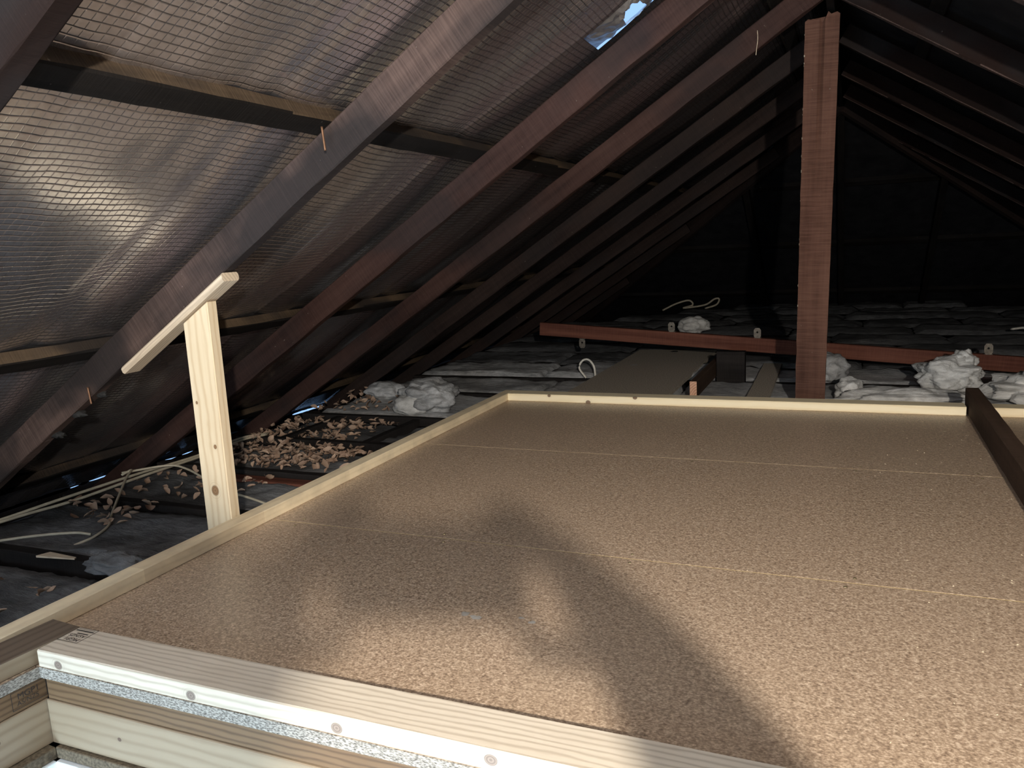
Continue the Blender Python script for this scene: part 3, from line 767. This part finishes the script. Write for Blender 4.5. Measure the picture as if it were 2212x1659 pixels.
bays = [(0.7, 1.52), (1.575, 1.995), (2.045, 2.445), (2.495, 2.93), (2.98, 3.445)]
for k, (a, b) in enumerate(bays):
    batt('insulation_batt', -2.69, a, -1.565, b, -0.22, [-0.125, -0.112, -0.118, -0.135, -0.135][k], M['wool_sooty_dim'], near_l[k], 'sooty batts by the strut', k * 3.3, 0.010, 60, 22, 0.022)
# pale and grey batts further back, rows between the joists
NTH = ['first', 'second', 'third', 'fourth', 'fifth', 'sixth', 'seventh', 'eighth', 'ninth', 'tenth', 'eleventh']
rows = [(3.545, 4.105), (4.155, 4.655), (4.705, 5.18), (5.185, 5.665), (5.67, 6.16), (6.165, 6.68), (6.685, 7.2), (7.205, 7.72), (7.725, 8.24), (8.245, 8.76), (8.765, 9.3)]
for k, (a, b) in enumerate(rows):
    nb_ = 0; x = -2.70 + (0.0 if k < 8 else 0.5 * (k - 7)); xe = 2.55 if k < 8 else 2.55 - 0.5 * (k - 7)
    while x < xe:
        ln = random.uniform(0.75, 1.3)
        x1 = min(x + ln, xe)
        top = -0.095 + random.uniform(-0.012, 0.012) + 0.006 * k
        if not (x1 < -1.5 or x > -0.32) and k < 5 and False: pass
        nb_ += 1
        batt('insulation_batt', x, a, x1 - 0.008, b, -0.22, top, M['wool_grey'] if k < 3 else M['wool_sooty_dim'], 'grey insulation batt, %s row behind the end kerb, %s from the foil slope' % (NTH[k], NTH[nb_ - 1]), 'grey batts in rows', k * 7.7 + x, 0.010, 28 if k < 4 else 14, 14 if k < 4 else 8, 0.016, 0.72 if k < 3 else 0.84)  # far rows take the darker wool: dimming with distance put into the colour
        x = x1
def lump(name, c, r, mat, label, seed, amp=0.22, sub=5, freq=2.2):
    bm = bmesh.new(); bmesh.ops.create_icosphere(bm, subdivisions=sub, radius=1.0)
    for v in bm.verts:
        p = v.co.copy()
        k = 1 + amp * noise.noise(p * freq + Vector((seed, 0, 0))) + amp * 0.24 * noise.noise(Vector((p.x * 2, p.y * 2, p.z * 7)) * freq + Vector((0, seed, 0))) + 0.16 * amp * noise.noise(p * 13 + Vector((0, 0, seed))) + 0.07 * amp * noise.noise(p * 31 + Vector((0, 0, seed)))
        v.co = Vector((p.x * r[0], p.y * r[1], p.z * r[2])) * k
    me = bpy.data.meshes.new(name); bm.to_mesh(me); bm.free(); me.materials.append(mat)
    for p_ in me.polygons: p_.use_smooth = True
    o = link(bpy.data.objects.new(name, me)); o.location = c
    return tag(o, label, 'insulation', 'loose wool')
lump('insulation_tuft', (0.44, 4.42, 0.005), (0.155, 0.13, 0.085), M['wool_pale'], 'large pale fluffed-up wool tuft behind the dark timber end', 3.1, 0.42, 5, 1.8)
lump('insulation_tuft', (0.52, 4.46, 0.07), (0.055, 0.06, 0.055), M['wool_pale'], 'pale wool tip standing up on the large tuft', 7.7, 0.35, 4)
lump('insulation_tuft', (0.80, 4.28, -0.04), (0.19, 0.17, 0.085), M['wool_pale'], 'folded pale wool batt spilling out at the frame edge', 8.4, 0.38, 5, 2.6)
lump('insulation_tuft', (0.25, 4.10, -0.065), (0.29, 0.11, 0.055), M['wool_pale'], 'flat pale wool pad just behind the end kerb', 5.2, 0.28)
lump('insulation_tuft', (0.0, 4.24, -0.05), (0.07, 0.08, 0.06), M['wool_pale'], 'small pale wool tuft between the post and the wool pad', 1.9, 0.35, 4)
lump('insulation_tuft', (-0.10, 4.75, -0.02), (0.10, 0.10, 0.085), M['wool_grey'], 'grey wool bulge peeping out beside the post', 12.9, 0.3, 4)
lump('insulation_tuft', (-2.08, 3.70, -0.035), (0.15, 0.17, 0.088), M['wool_grey'], 'grey loose wool lump at the end of the leaf drift', 6.6, 0.34)
lump('insulation_tuft', (-2.12, 3.575, -0.062), (0.10, 0.055, 0.055), M['wool_pale'], 'clean pale torn face of the loose wool lump', 2.2, 0.2, 4)
lump('insulation_tuft', (-2.50, 3.95, -0.06), (0.12, 0.10, 0.05), M['wool_grey'], 'small grey wool scrap under the rafters', 9.6, 0.3, 4)
lump('insulation_tuft', (-1.86, 1.50, -0.075), (0.10, 0.05, 0.03), M['wool_sooty_dim'], 'sooty wool scrap on the joist beside the kerb', 4.6, 0.4, 4)
lump('insulation_tuft', (-1.15, 6.4, 0.04), (0.12, 0.1, 0.07), M['wool_pale'], 'pale wool tip showing over the red beam', 14.6, 0.3, 4)

# ------------------------------------------------------------------ walk board, loose timbers, hanging beam
tag(box('walk_board', (-1.42, 3.60, -0.082), (-0.865, 5.72, -0.062), M['walk']), 'brown chipboard walkway leading away from the end kerb', 'board')
o = box('loose_timber', (-0.742, 4.0, -0.062), (-0.707, 5.16, 0.022), M['dark_beam']); tag(o, 'timber set on edge with a fresh sawn end behind the kerb', 'timber')
o.data.materials.append(M['endgrain'])
for p_ in o.data.polygons:
    if p_.normal.x < -0.9: p_.material_index = 1
tag(box('loose_timber', (-0.70, 4.60, -0.09), (-0.545, 4.66, 0.088), M['joist']), 'wide black board standing upright next to the edge-set timber', 'timber')
tag(timber('loose_plank', (-0.415, 3.62, -0.09), (-0.445, 5.2, -0.09), 0.11, 0.02, (0, 0, 1), M['walk']), 'narrow brown plank lying between the black board and the post', 'plank')
ba, bb = Vector((-1.925, 5.02, 0.219 - 0.085)), Vector((1.75, 5.02, -0.055 - 0.085))
hb = timber('hanging_beam', ba, bb, 0.045, 0.085, (0, 0, 1), M['red_beam'], seg=30, rough=0.0012, bev=0.003)
tag(hb, 'long red hardwood beam passing behind the post', 'beam')
def bracket(s, above):
    d = (bb - ba); p = ba + d * (s / d.length)
    bx = p.x; zb = p.z + (0.085 if above else 0.0)
    o_z = zb if above else zb - 0.062
    w2, hh, th, hr = 0.021, 0.062, 0.003, 0.006
    V, Fc = [], []
    N = 12
    for t_ in (0, th):
        for i in range(N):
            a = 2 * math.pi * i / N
            V.append((math.cos(a) * hr, t_, 0.036 + math.sin(a) * hr))
        for i in range(N):
            a = 2 * math.pi * i / N; cx_, sz_ = math.cos(a), math.sin(a); m_ = max(abs(cx_), abs(sz_))
            V.append((cx_ / m_ * w2, t_, hh / 2 + sz_ / m_ * hh / 2))
    for k in (0, 2 * N):
        for i in range(N):
            j = (i + 1) % N; q = (k + i, k + j, k + N + j, k + N + i); Fc.append(q if k else q[::-1])
    for i in range(N):
        j = (i + 1) % N; Fc.append((i, 2 * N + i, 2 * N + j, j)); Fc.append((N + i, N + j, 3 * N + j, 3 * N + i))
    # foot
    a = len(V); zf = 0.0 if above else hh - th
    V += [(-w2, th, zf), (w2, th, zf), (w2, 0.045, zf), (-w2, 0.045, zf), (-w2, th, zf + th), (w2, th, zf + th), (w2, 0.045, zf + th), (-w2, 0.045, zf + th)]
    for q in ((0, 1, 2, 3), (4, 7, 6, 5), (0, 4, 5, 1), (1, 5, 6, 2), (2, 6, 7, 3), (3, 7, 4, 0)): Fc.append(tuple(a + i for i in q))
    o = mesh_obj('bracket', V, Fc, M['steel']); o.location = (bx, 4.9925 if not above else 5.0, o_z); part_of(o, hb)
    b0 = Vector((bx, 5.028, o_z + (0.004 if above else hh - 0.004))); b1 = b0 + Vector((0, 0, 0.009 if above else -0.009))
    bo = tube('bolt', [tuple(b0), tuple((b0 + b1) / 2), tuple(b1)], 0.007, M['steel'], None, 6, 2); part_of(bo, o)
for s, ab in ((0.30, False), (0.89, True), (1.41, True), (2.63, True)): bracket(s, ab)

# ------------------------------------------------------------------ cables
CB = 'cream cable of the bundle running under the eaves'
def cab(pts, r, mat, label, grp): return tag(tube('cable', pts, r, mat), label, 'cable', grp)
zc = -0.085
cab([(-2.66, 1.45, zc), (-2.632, 1.698, zc), (-2.60, 1.886, zc + .01), (-2.57, 2.212, zc + .015), (-2.585, 2.547, zc), (-2.62, 2.85, zc), (-2.58, 3.0, zc - .01)], 0.0055, M['cable'], 'upper cream cable of the bundle along the eaves', 'eaves cables')
cab([(-2.64, 1.44, zc), (-2.60, 1.75, zc), (-2.565, 1.93, zc), (-2.54, 2.215, zc + .01), (-2.56, 2.53, zc), (-2.60, 2.85, zc - .005), (-2.57, 2.98, zc - .01)], 0.0055, M['cable'], 'lower cream cable of the bundle along the eaves', 'eaves cables')
cab([(-2.59, 2.16, zc + .025), (-2.58, 2.20, zc + .035), (-2.53, 2.13, zc + .03), (-2.43, 2.00, zc - .0), (-2.33, 1.88, zc - .02), (-2.25, 1.80, zc - .02), (-2.22, 1.72, zc - .025), (-2.24, 1.66, zc - .035)], 0.0045, M['cable'], 'cream cable dropping in a curve onto the sooty batt', 'loose cables')
cab([(-2.60, 2.17, zc + .03), (-2.50, 2.30, zc + .03), (-2.41, 2.31, zc + .02), (-2.26, 2.26, zc), (-2.10, 2.20, zc - .015), (-1.97, 2.166, zc - .02), (-1.86, 2.14, zc - .03)], 0.0045, M['cable'], 'cream cable curving past behind the strut', 'loose cables')
cab([(-2.56, 1.42, zc), (-2.43, 1.556, zc), (-2.34, 1.63, zc), (-2.26, 1.685, zc - .004), (-2.215, 1.705, zc - .012)], 0.0045, M['cable'], 'short cream cable lying on the sooty batt beside the joist', 'loose cables')
cab([(-1.50, 4.66, -.09), (-1.545, 4.67, -.03), (-1.525, 4.68, .015), (-1.485, 4.68, .02), (-1.45, 4.67, -.02), (-1.44, 4.66, -.085)], 0.0065, M['cable_white'], 'white cable loop standing up beside the walkway', 'cable loops')
cab([(-1.90, 8.7, -.05), (-1.75, 8.72, .02), (-1.62, 8.74, .05), (-1.58, 8.74, .0), (-1.68, 8.72, -.03), (-1.45, 8.72, .0), (-1.35, 8.74, .06), (-1.30, 8.74, .06), (-1.33, 8.74, 0), (-1.45, 8.74, -.04)], 0.010, M['cable'], 'tangle of pale cable on the batts deep in the dark', 'cable loops')
cab([(1.02, 6.4, .0), (1.10, 6.3, .02), (1.16, 6.2, -.01), (1.12, 6.1, -.05), (1.2, 6.0, -.04), (1.3, 6.0, -.06)], 0.008, M['cable_white'], 'pale cable ends beside the dark corner past the wool', 'cable loops')

# ------------------------------------------------------------------ leaves
def leaf_mesh(k):
    rnd = random.Random(100 + k); n = 5; L = 0.05; W = 0.013 + 0.006 * rnd.random(); curl = rnd.uniform(-0.9, 1.2); fold = rnd.uniform(0.1, 0.9)
    V, Fc = [], []
    for i in range(n + 1):
        t_ = i / n; wv = W * math.sin(math.pi * min(1, t_ * 0.96 + 0.03)) ** 0.75
        x = L * (t_ - .5); z = curl * 0.03 * (t_ - .5) ** 2 * 4 * 0.5
        for s in (-1, 0, 1): V.append((x, s * wv * math.cos(fold), z + abs(s) * wv * math.sin(fold) + 0.002 * rnd.uniform(-1, 1)))
    for i in range(n):
        for s in (0, 1):
            a = i * 3 + s; Fc.append((a, a + 3, a + 4, a + 1))
    me = bpy.data.meshes.new('dry_leaf'); me.from_pydata(V, [], Fc); me.materials.append(M['leaf'])
    for p_ in me.polygons: p_.use_smooth = True
    return me
LM = [leaf_mesh(k) for k in range(8)]
zones = [  # x0,x1,y0,y1,z,n,zvar
    (-2.62, -1.88, 2.58, 2.92, -0.125, 330, 0.035), (-2.72, -2.50, 2.98, 3.42, -0.125, 90, 0.02), (-2.46, -2.08, 2.99, 3.44, -0.125, 110, 0.02),
    (-2.75, -2.25, 3.50, 4.05, -0.095, 70, 0.02), (-2.62, -2.05, 2.10, 2.44, -0.115, 40, 0.012), (-2.62, -2.20, 1.80, 1.99, -0.105, 34, 0.02), (-2.6, -1.95, 1.10, 1.50, -0.112, 14, 0.01),
    (-2.05, -1.8, 2.60, 2.92, -0.125, 12, 0.01)]
pts = []
for (x0, x1, y0, y1, z, n, zv) in zones:
    for _ in range(n):
        x = random.uniform(x0, x1); y = random.uniform(y0, y1)
        if n > 80:
            x = x0 + (x1 - x0) * random.betavariate(1.3, 1.7)
        pts.append((x, y, z + random.random() ** 1.5 * zv))
pts.sort(key=lambda p: p[1] + 0.3 * p[0] - 3 * p[2])
singles = set(random.Random(3).sample(range(len(pts)), 300))
SV, SF = [], []
for i, p in enumerate(pts):
    me = LM[i % 8]; s = random.uniform(0.55, 0.95)
    rot = Matrix.Rotation(random.uniform(0, 6.28), 4, 'Z') @ Matrix.Rotation(random.gauss(0, 0.5), 4, 'X') @ Matrix.Rotation(random.gauss(0, 0.45), 4, 'Y')
    mtx = Matrix.Translation(p) @ rot @ Matrix.Scale(s, 4)
    if i in singles:
        o = bpy.data.objects.new('dry_leaf', me); COL.objects.link(o); o.matrix_world = mtx
        tag(o, 'dry curled tan leaf in the drift between the dark joists', 'leaf', 'dry leaves between the joists')
    else:
        a = len(SV); SV += [mtx @ v.co for v in me.vertices]; SF += [tuple(a + q for q in f.vertices) for f in me.polygons]
tag(mesh_obj('fallen_leaves', SV, SF, M['leaf'], None, True), 'mass of brown dry leaves drifted between the joists', 'leaves', kind='stuff')

# ------------------------------------------------------------------ small things
def nail(p, d, L, r, label, mat='nail'):
    d = Vector(d).normalized(); p = Vector(p)
    o = tube('nail', [tuple(p), tuple(p + d * L * .5), tuple(p + d * L)], r, M[mat]); return tag(o, label, 'nail', 'nails')
nail((-1.13, 1.60, 1.035), (0.15, -0.1, -1), 0.055, 0.0028, 'bent rusty nail hanging at the rafter and sooty batten')
nail((-2.03, 1.62, 0.40), (0.3, -0.15, -1), 0.05, 0.0028, 'rusty nail beside the lower rafter under the batten')
w_ = mesh_obj('wood_offcut', [(-2.20, 1.505, -.088), (-2.185, 1.54, -.088), (-2.07, 1.535, -.09), (-2.065, 1.525, -.09), (-2.20, 1.505, -.094), (-2.185, 1.54, -.094), (-2.07, 1.535, -.094), (-2.065, 1.525, -.094)],
              [(0, 3, 2, 1), (4, 5, 6, 7), (0, 1, 5, 4), (1, 2, 6, 5), (2, 3, 7, 6), (3, 0, 4, 7)], M['packer'])
tag(w_, 'small pale wooden wedge lying on the joist', 'offcut')

# ------------------------------------------------------------------ photographer on a ladder in the hatch
def cp(r, u, f): return CAM_POS + CR * r + CU * u + CF * f
M['jumper'] = plain('jumper_navy', (0.03, 0.035, 0.05), 0.9, 0, 0.3, 200)
M['skin'] = plain('skin', (0.55, 0.34, 0.25), 0.5, 0, 0.06, 20)
M['phone'] = plain('phone_black', (0.02, 0.02, 0.022), 0.25, 0, 0.05)
M['hair'] = plain('hair_brown', (0.05, 0.03, 0.02), 0.6, 0, 0.3, 90)
M['ladder'] = plain('ladder_aluminium', (0.6, 0.6, 0.6), 0.35, 0.9)
ph = mesh_obj('phone', [cp(a, b, c) for c in (-0.012, -0.0045) for a, b in ((-0.018, -0.052), (0.129, -0.052), (0.129, 0.0225), (-0.018, 0.0225))],
              [(0, 1, 2, 3), (4, 7, 6, 5), (0, 4, 5, 1), (1, 5, 6, 2), (2, 6, 7, 3), (3, 7, 4, 0)], M['phone'])
bm = bmesh.new(); bm.from_mesh(ph.data); bmesh.ops.recalc_face_normals(bm, faces=bm.faces); bmesh.ops.bevel(bm, geom=bm.edges[:], offset=0.003, segments=2, affect='EDGES'); bm.to_mesh(ph.data); bm.free()
tag(ph, 'black phone held level in both hands over the hatch', 'phone')
hd = cp(-0.038, -0.045, -0.34)
wr = Vector((math.cos(YAW), math.sin(YAW), 0)); wf = Vector((-math.sin(YAW), math.cos(YAW), 0)); wu = Vector((0, 0, 1))
def bp(r, f, z): return hd + wr * r + wf * f + wu * z
SK, SE = [], []
def sv(p, r, par=None):
    SK.append((p, r)); i = len(SK) - 1
    if par is not None: SE.append((par, i))
    return i
pel = sv(bp(0, -0.02, -0.78), (0.155, 0.11)); sp1 = sv(bp(0, -0.03, -0.60), (0.145, 0.10), pel); sp2 = sv(bp(0, -0.03, -0.42), (0.155, 0.11), sp1)
sp3 = sv(bp(0, -0.04, -0.27), (0.13, 0.09), sp2); nb0 = sv(bp(0, -0.04, -0.205), (0.060, 0.055), sp3); nk = sv(bp(0, -0.03, -0.145), (0.044, 0.046), nb0); h1 = sv(bp(0, 0.0, -0.03), (0.082, 0.092), nk); h2 = sv(bp(0, -0.01, 0.075), (0.078, 0.088), h1)
nose = sv(bp(0, 0.095, -0.025), (0.012, 0.012), h1)
for sg in (-1, 1):
    hip = sv(bp(sg * 0.10, -0.02, -0.88), (0.085, 0.085), pel); kn = sv(bp(sg * 0.11, 0.10, -1.26), (0.06, 0.06), hip)
    an = sv(bp(sg * 0.11, 0.02, -1.66), (0.04, 0.04), kn); sv(bp(sg * 0.11, 0.16, -1.72), (0.042, 0.03), an)
FINGERS_R = [[(.145, .012, -.006), (.120, .029, .002), (.100, .016, .007)], [(.153, .000, .000), (.130, .009, .009), (.110, -.003, .012)],
             [(.163, -.012, .002), (.146, -.006, .012), (.128, -.014, .014)], [(.178, -.045, .0), (.176, -.062, .008), (.164, -.072, .008)], [(.170, -.060, -.028), (.145, -.068, -.026), (.114, -.056, -.018)]]
FINGERS_L = [[(-.026, .014, -.018), (-.004, .034, -.018), (.018, .033, -.018)], [(-.034, .0, -.022), (-.012, .010, -.022), (.008, .004, -.021)],
             [(-.044, -.012, -.022), (-.022, -.008, -.024), (-.002, -.014, -.022)], [(-.060, -.045, -.02), (-.045, -.062, -.02), (-.030, -.068, -.02)], [(-.050, -.060, -.03), (-.028, -.066, -.028), (.002, -.058, -.020)]]
for sg, wrist, elbow, palm, fing in ((1, (.208, -.095, -.03), (.318, -.275, -.15), (.172, -.030, -.012), FINGERS_R), (-1, (-.090, -.095, -.035), (-.250, -.285, -.16), (-.053, -.030, -.022), FINGERS_L)):
    sh = sv(bp(sg * 0.175, -0.04, -0.25), (0.07, 0.07), sp3); el = sv(cp(*elbow), (0.052, 0.052), sh); wv_ = sv(cp(*wrist), (0.042, 0.042), el); pm = sv(cp(*palm), (0.036, 0.024), wv_)
    for fg in fing:
        par = pm
        for k, q in enumerate(fg): par = sv(cp(*q), (0.0092 - 0.0008 * k,) * 2, par)
me = bpy.data.meshes.new('person'); me.from_pydata([p for p, r in SK], SE, []); pr = link(bpy.data.objects.new('person', me))
pr.modifiers.new('skin', 'SKIN'); sub = pr.modifiers.new('sub', 'SUBSURF'); sub.levels = 3; sub.render_levels = 3
for v, (p, r) in zip(me.skin_vertices[0].data, SK): v.radius = (r[0] * 1.22, r[1] * 1.22)
me.skin_vertices[0].data[0].use_root = True
bpy.context.view_layer.update()
ev = bpy.data.meshes.new_from_object(pr.evaluated_get(bpy.context.evaluated_depsgraph_get()))
pr.modifiers.clear(); pr.data = ev; ev.materials.clear()
for m_ in ('jumper', 'skin'): ev.materials.append(M[m_])
wrists = [cp(.208, -.095, -.03), cp(-.090, -.095, -.035)]
for p_ in ev.polygons:
    p_.use_smooth = True
    c_ = p_.center
    onhand = False
    for w0, pm0 in ((cp(.208, -.095, -.03), cp(.172, -.030, -.012)), (cp(-.090, -.095, -.035), cp(-.053, -.030, -.022))):
        ax = (pm0 - w0).normalized()
        if (c_ - w0).length < 0.19 and (c_ - w0).dot(ax) > 0.004: onhand = True
    if (c_.z > hd.z - 0.165 and (c_ - hd).length < 0.21) or onhand: p_.material_index = 1
tag(pr, 'person in a dark jumper holding up a phone above the hatch', 'person')
bm = bmesh.new(); bmesh.ops.create_icosphere(bm, subdivisions=3, radius=1.0)
for v in bm.verts:
    q = v.co.copy(); v.co = Vector((q.x * 0.095, q.y * 0.098, q.z * 0.10)) * (1 + 0.08 * noise.noise(q * 5))
hm = bpy.data.meshes.new('hair'); bm.to_mesh(hm); bm.free(); hm.materials.append(M['hair'])
for p_ in hm.polygons: p_.use_smooth = True
ho = link(bpy.data.objects.new('hair', hm)); ho.location = bp(0, -0.035, 0.065); ho.rotation_euler = (0, 0, YAW); part_of(ho, pr)
lad = tag(empty('ladder', tuple(bp(0, 0.2, -2.1))), 'aluminium ladder standing in the hatch', 'ladder')
for sg in (-1, 1): part_of(timber('stile', bp(sg * 0.22, -0.15, -2.5 + 0.06), bp(sg * 0.22, 0.34, -0.75), 0.025, 0.07, wf, M['ladder']), lad)
for k in range(6):
    t_ = k / 6.0; f_ = -0.15 + 0.49 * (0.1 + t_ * 0.9); z_ = -2.44 + 1.69 * (0.1 + t_ * 0.9)
    part_of(timber('rung', bp(-0.21, f_ + 0.03, z_), bp(0.21, f_ + 0.03, z_), 0.07, 0.03, (0, 0, 1), M['ladder']), lad)

# ------------------------------------------------------------------ dust, crumbs, cobwebs
M['paint'] = plain('paint_smear', (0.42, 0.40, 0.36), 0.7)
def blot(name, x, y, r, seed, mat, parent, asp=1.6):
    V = [(x, y, ZF + 0.0009)]; n = 14
    for i in range(n):
        a = 2 * math.pi * i / n; k = r * (0.45 + 0.9 * abs(noise.noise(Vector((math.cos(a) * 2, math.sin(a) * 2, seed)))))
        V.append((x + math.cos(a) * k * asp, y + math.sin(a) * k, ZF + 0.0004))
    return mesh_obj(name, V, [(0, 1 + i, 1 + (i + 1) % n) for i in range(n)], mat, parent)
for k, (x, y, r) in enumerate(((-0.713, 1.361, .011), (-0.683, 1.352, .012), (-0.596, 1.376, .006), (-0.567, 1.364, .009))): blot('paint_smear', x, y, r, k * 3.7, M['paint'], FLO)
rr = random.Random(11); V, Fc = [], []
M['crumb'] = plain('sawdust_crumb', (0.66, 0.56, 0.40), 0.8)
def crumb(x, y, s_):
    a = len(V); t_ = rr.uniform(0, 3.1); c_, d_ = math.cos(t_) * s_, math.sin(t_) * s_
    V.extend([(x - c_, y - d_, ZF), (x + d_ * .5, y - c_ * .5, ZF), (x + c_, y + d_, ZF), (x - d_ * .5, y + c_ * .5, ZF), (x, y, ZF + s_ * .7)])
    Fc.extend([(a, a + 1, a + 4), (a + 1, a + 2, a + 4), (a + 2, a + 3, a + 4), (a + 3, a, a + 4)])
for _ in range(260): crumb(rr.uniform(0.05, 0.42) if rr.random() < .6 else rr.uniform(-1.4, 0.4), rr.uniform(1.1, 3.4), rr.uniform(.0008, .0026))
for _ in range(220): crumb(rr.uniform(-1.48, 0.4), 3.447 - abs(rr.gauss(0, .02)), rr.uniform(.0008, .0022))
tag(mesh_obj('sawdust_crumbs', V, Fc, M['crumb']), 'pale sawdust crumbs scattered over the brown floor', 'sawdust', kind='stuff')
for k, (x, y, z, r) in enumerate(((-2.03, 1.66, 0.372, .022), (-2.125, 1.65, 0.312, .028), (-2.24, 1.66, 0.24, .026))):
    o = lump('cobweb', (x, y, z), (r * 1.1, r * 0.5, r * 0.4), M['web'], ['upper', 'middle', 'lower'][k] + ' grey cobweb clump under the rafter past the packer', k * 4.4, 0.6, 3, 3)
    o['category'] = 'cobweb'; o['group'] = 'cobwebs'

# pale plaster flecks along the arris of the post, splinter on a rafter
bm = bmesh.new(); bmesh.ops.create_icosphere(bm, subdivisions=1, radius=1.0); fm = bpy.data.meshes.new('plaster_fleck'); bm.to_mesh(fm); bm.free()
fm.materials.append(plain('plaster_fleck', (0.40, 0.35, 0.27), 0.9))
rq = random.Random(5); pd = (pt0 - pb0); pm_ = frame_matrix(pb0, pd, (0, -1, 0))
for k in range(16):
    x = pd.length * rq.uniform(0.25, 0.98); q = Matrix.Translation((x, 0.064 * -1 + 0.128 * 0.0 if False else 0.0635, 0.044 - rq.random() * 0.006))
    o = bpy.data.objects.new('plaster_fleck', fm); COL.objects.link(o)
    o.matrix_world = pm_ @ q @ Matrix.Diagonal((rq.uniform(.003, .008), rq.uniform(.0015, .003), rq.uniform(.0015, .003), 1)); part_of(o, po)
sp_ = tube('splinter', [(-0.352, 3.345, 1.50), (-0.350, 3.343, 1.47), (-0.353, 3.340, 1.44), (-0.356, 3.338, 1.41)], 0.0012, M['packer']); tag(sp_, 'thin pale splinter hanging on the rafter beside the post', 'splinter')

for o in list(COL.objects):
    if o.parent is None and 'category' in o.keys() and 'kind' not in o.keys(): o['kind'] = 'thing'
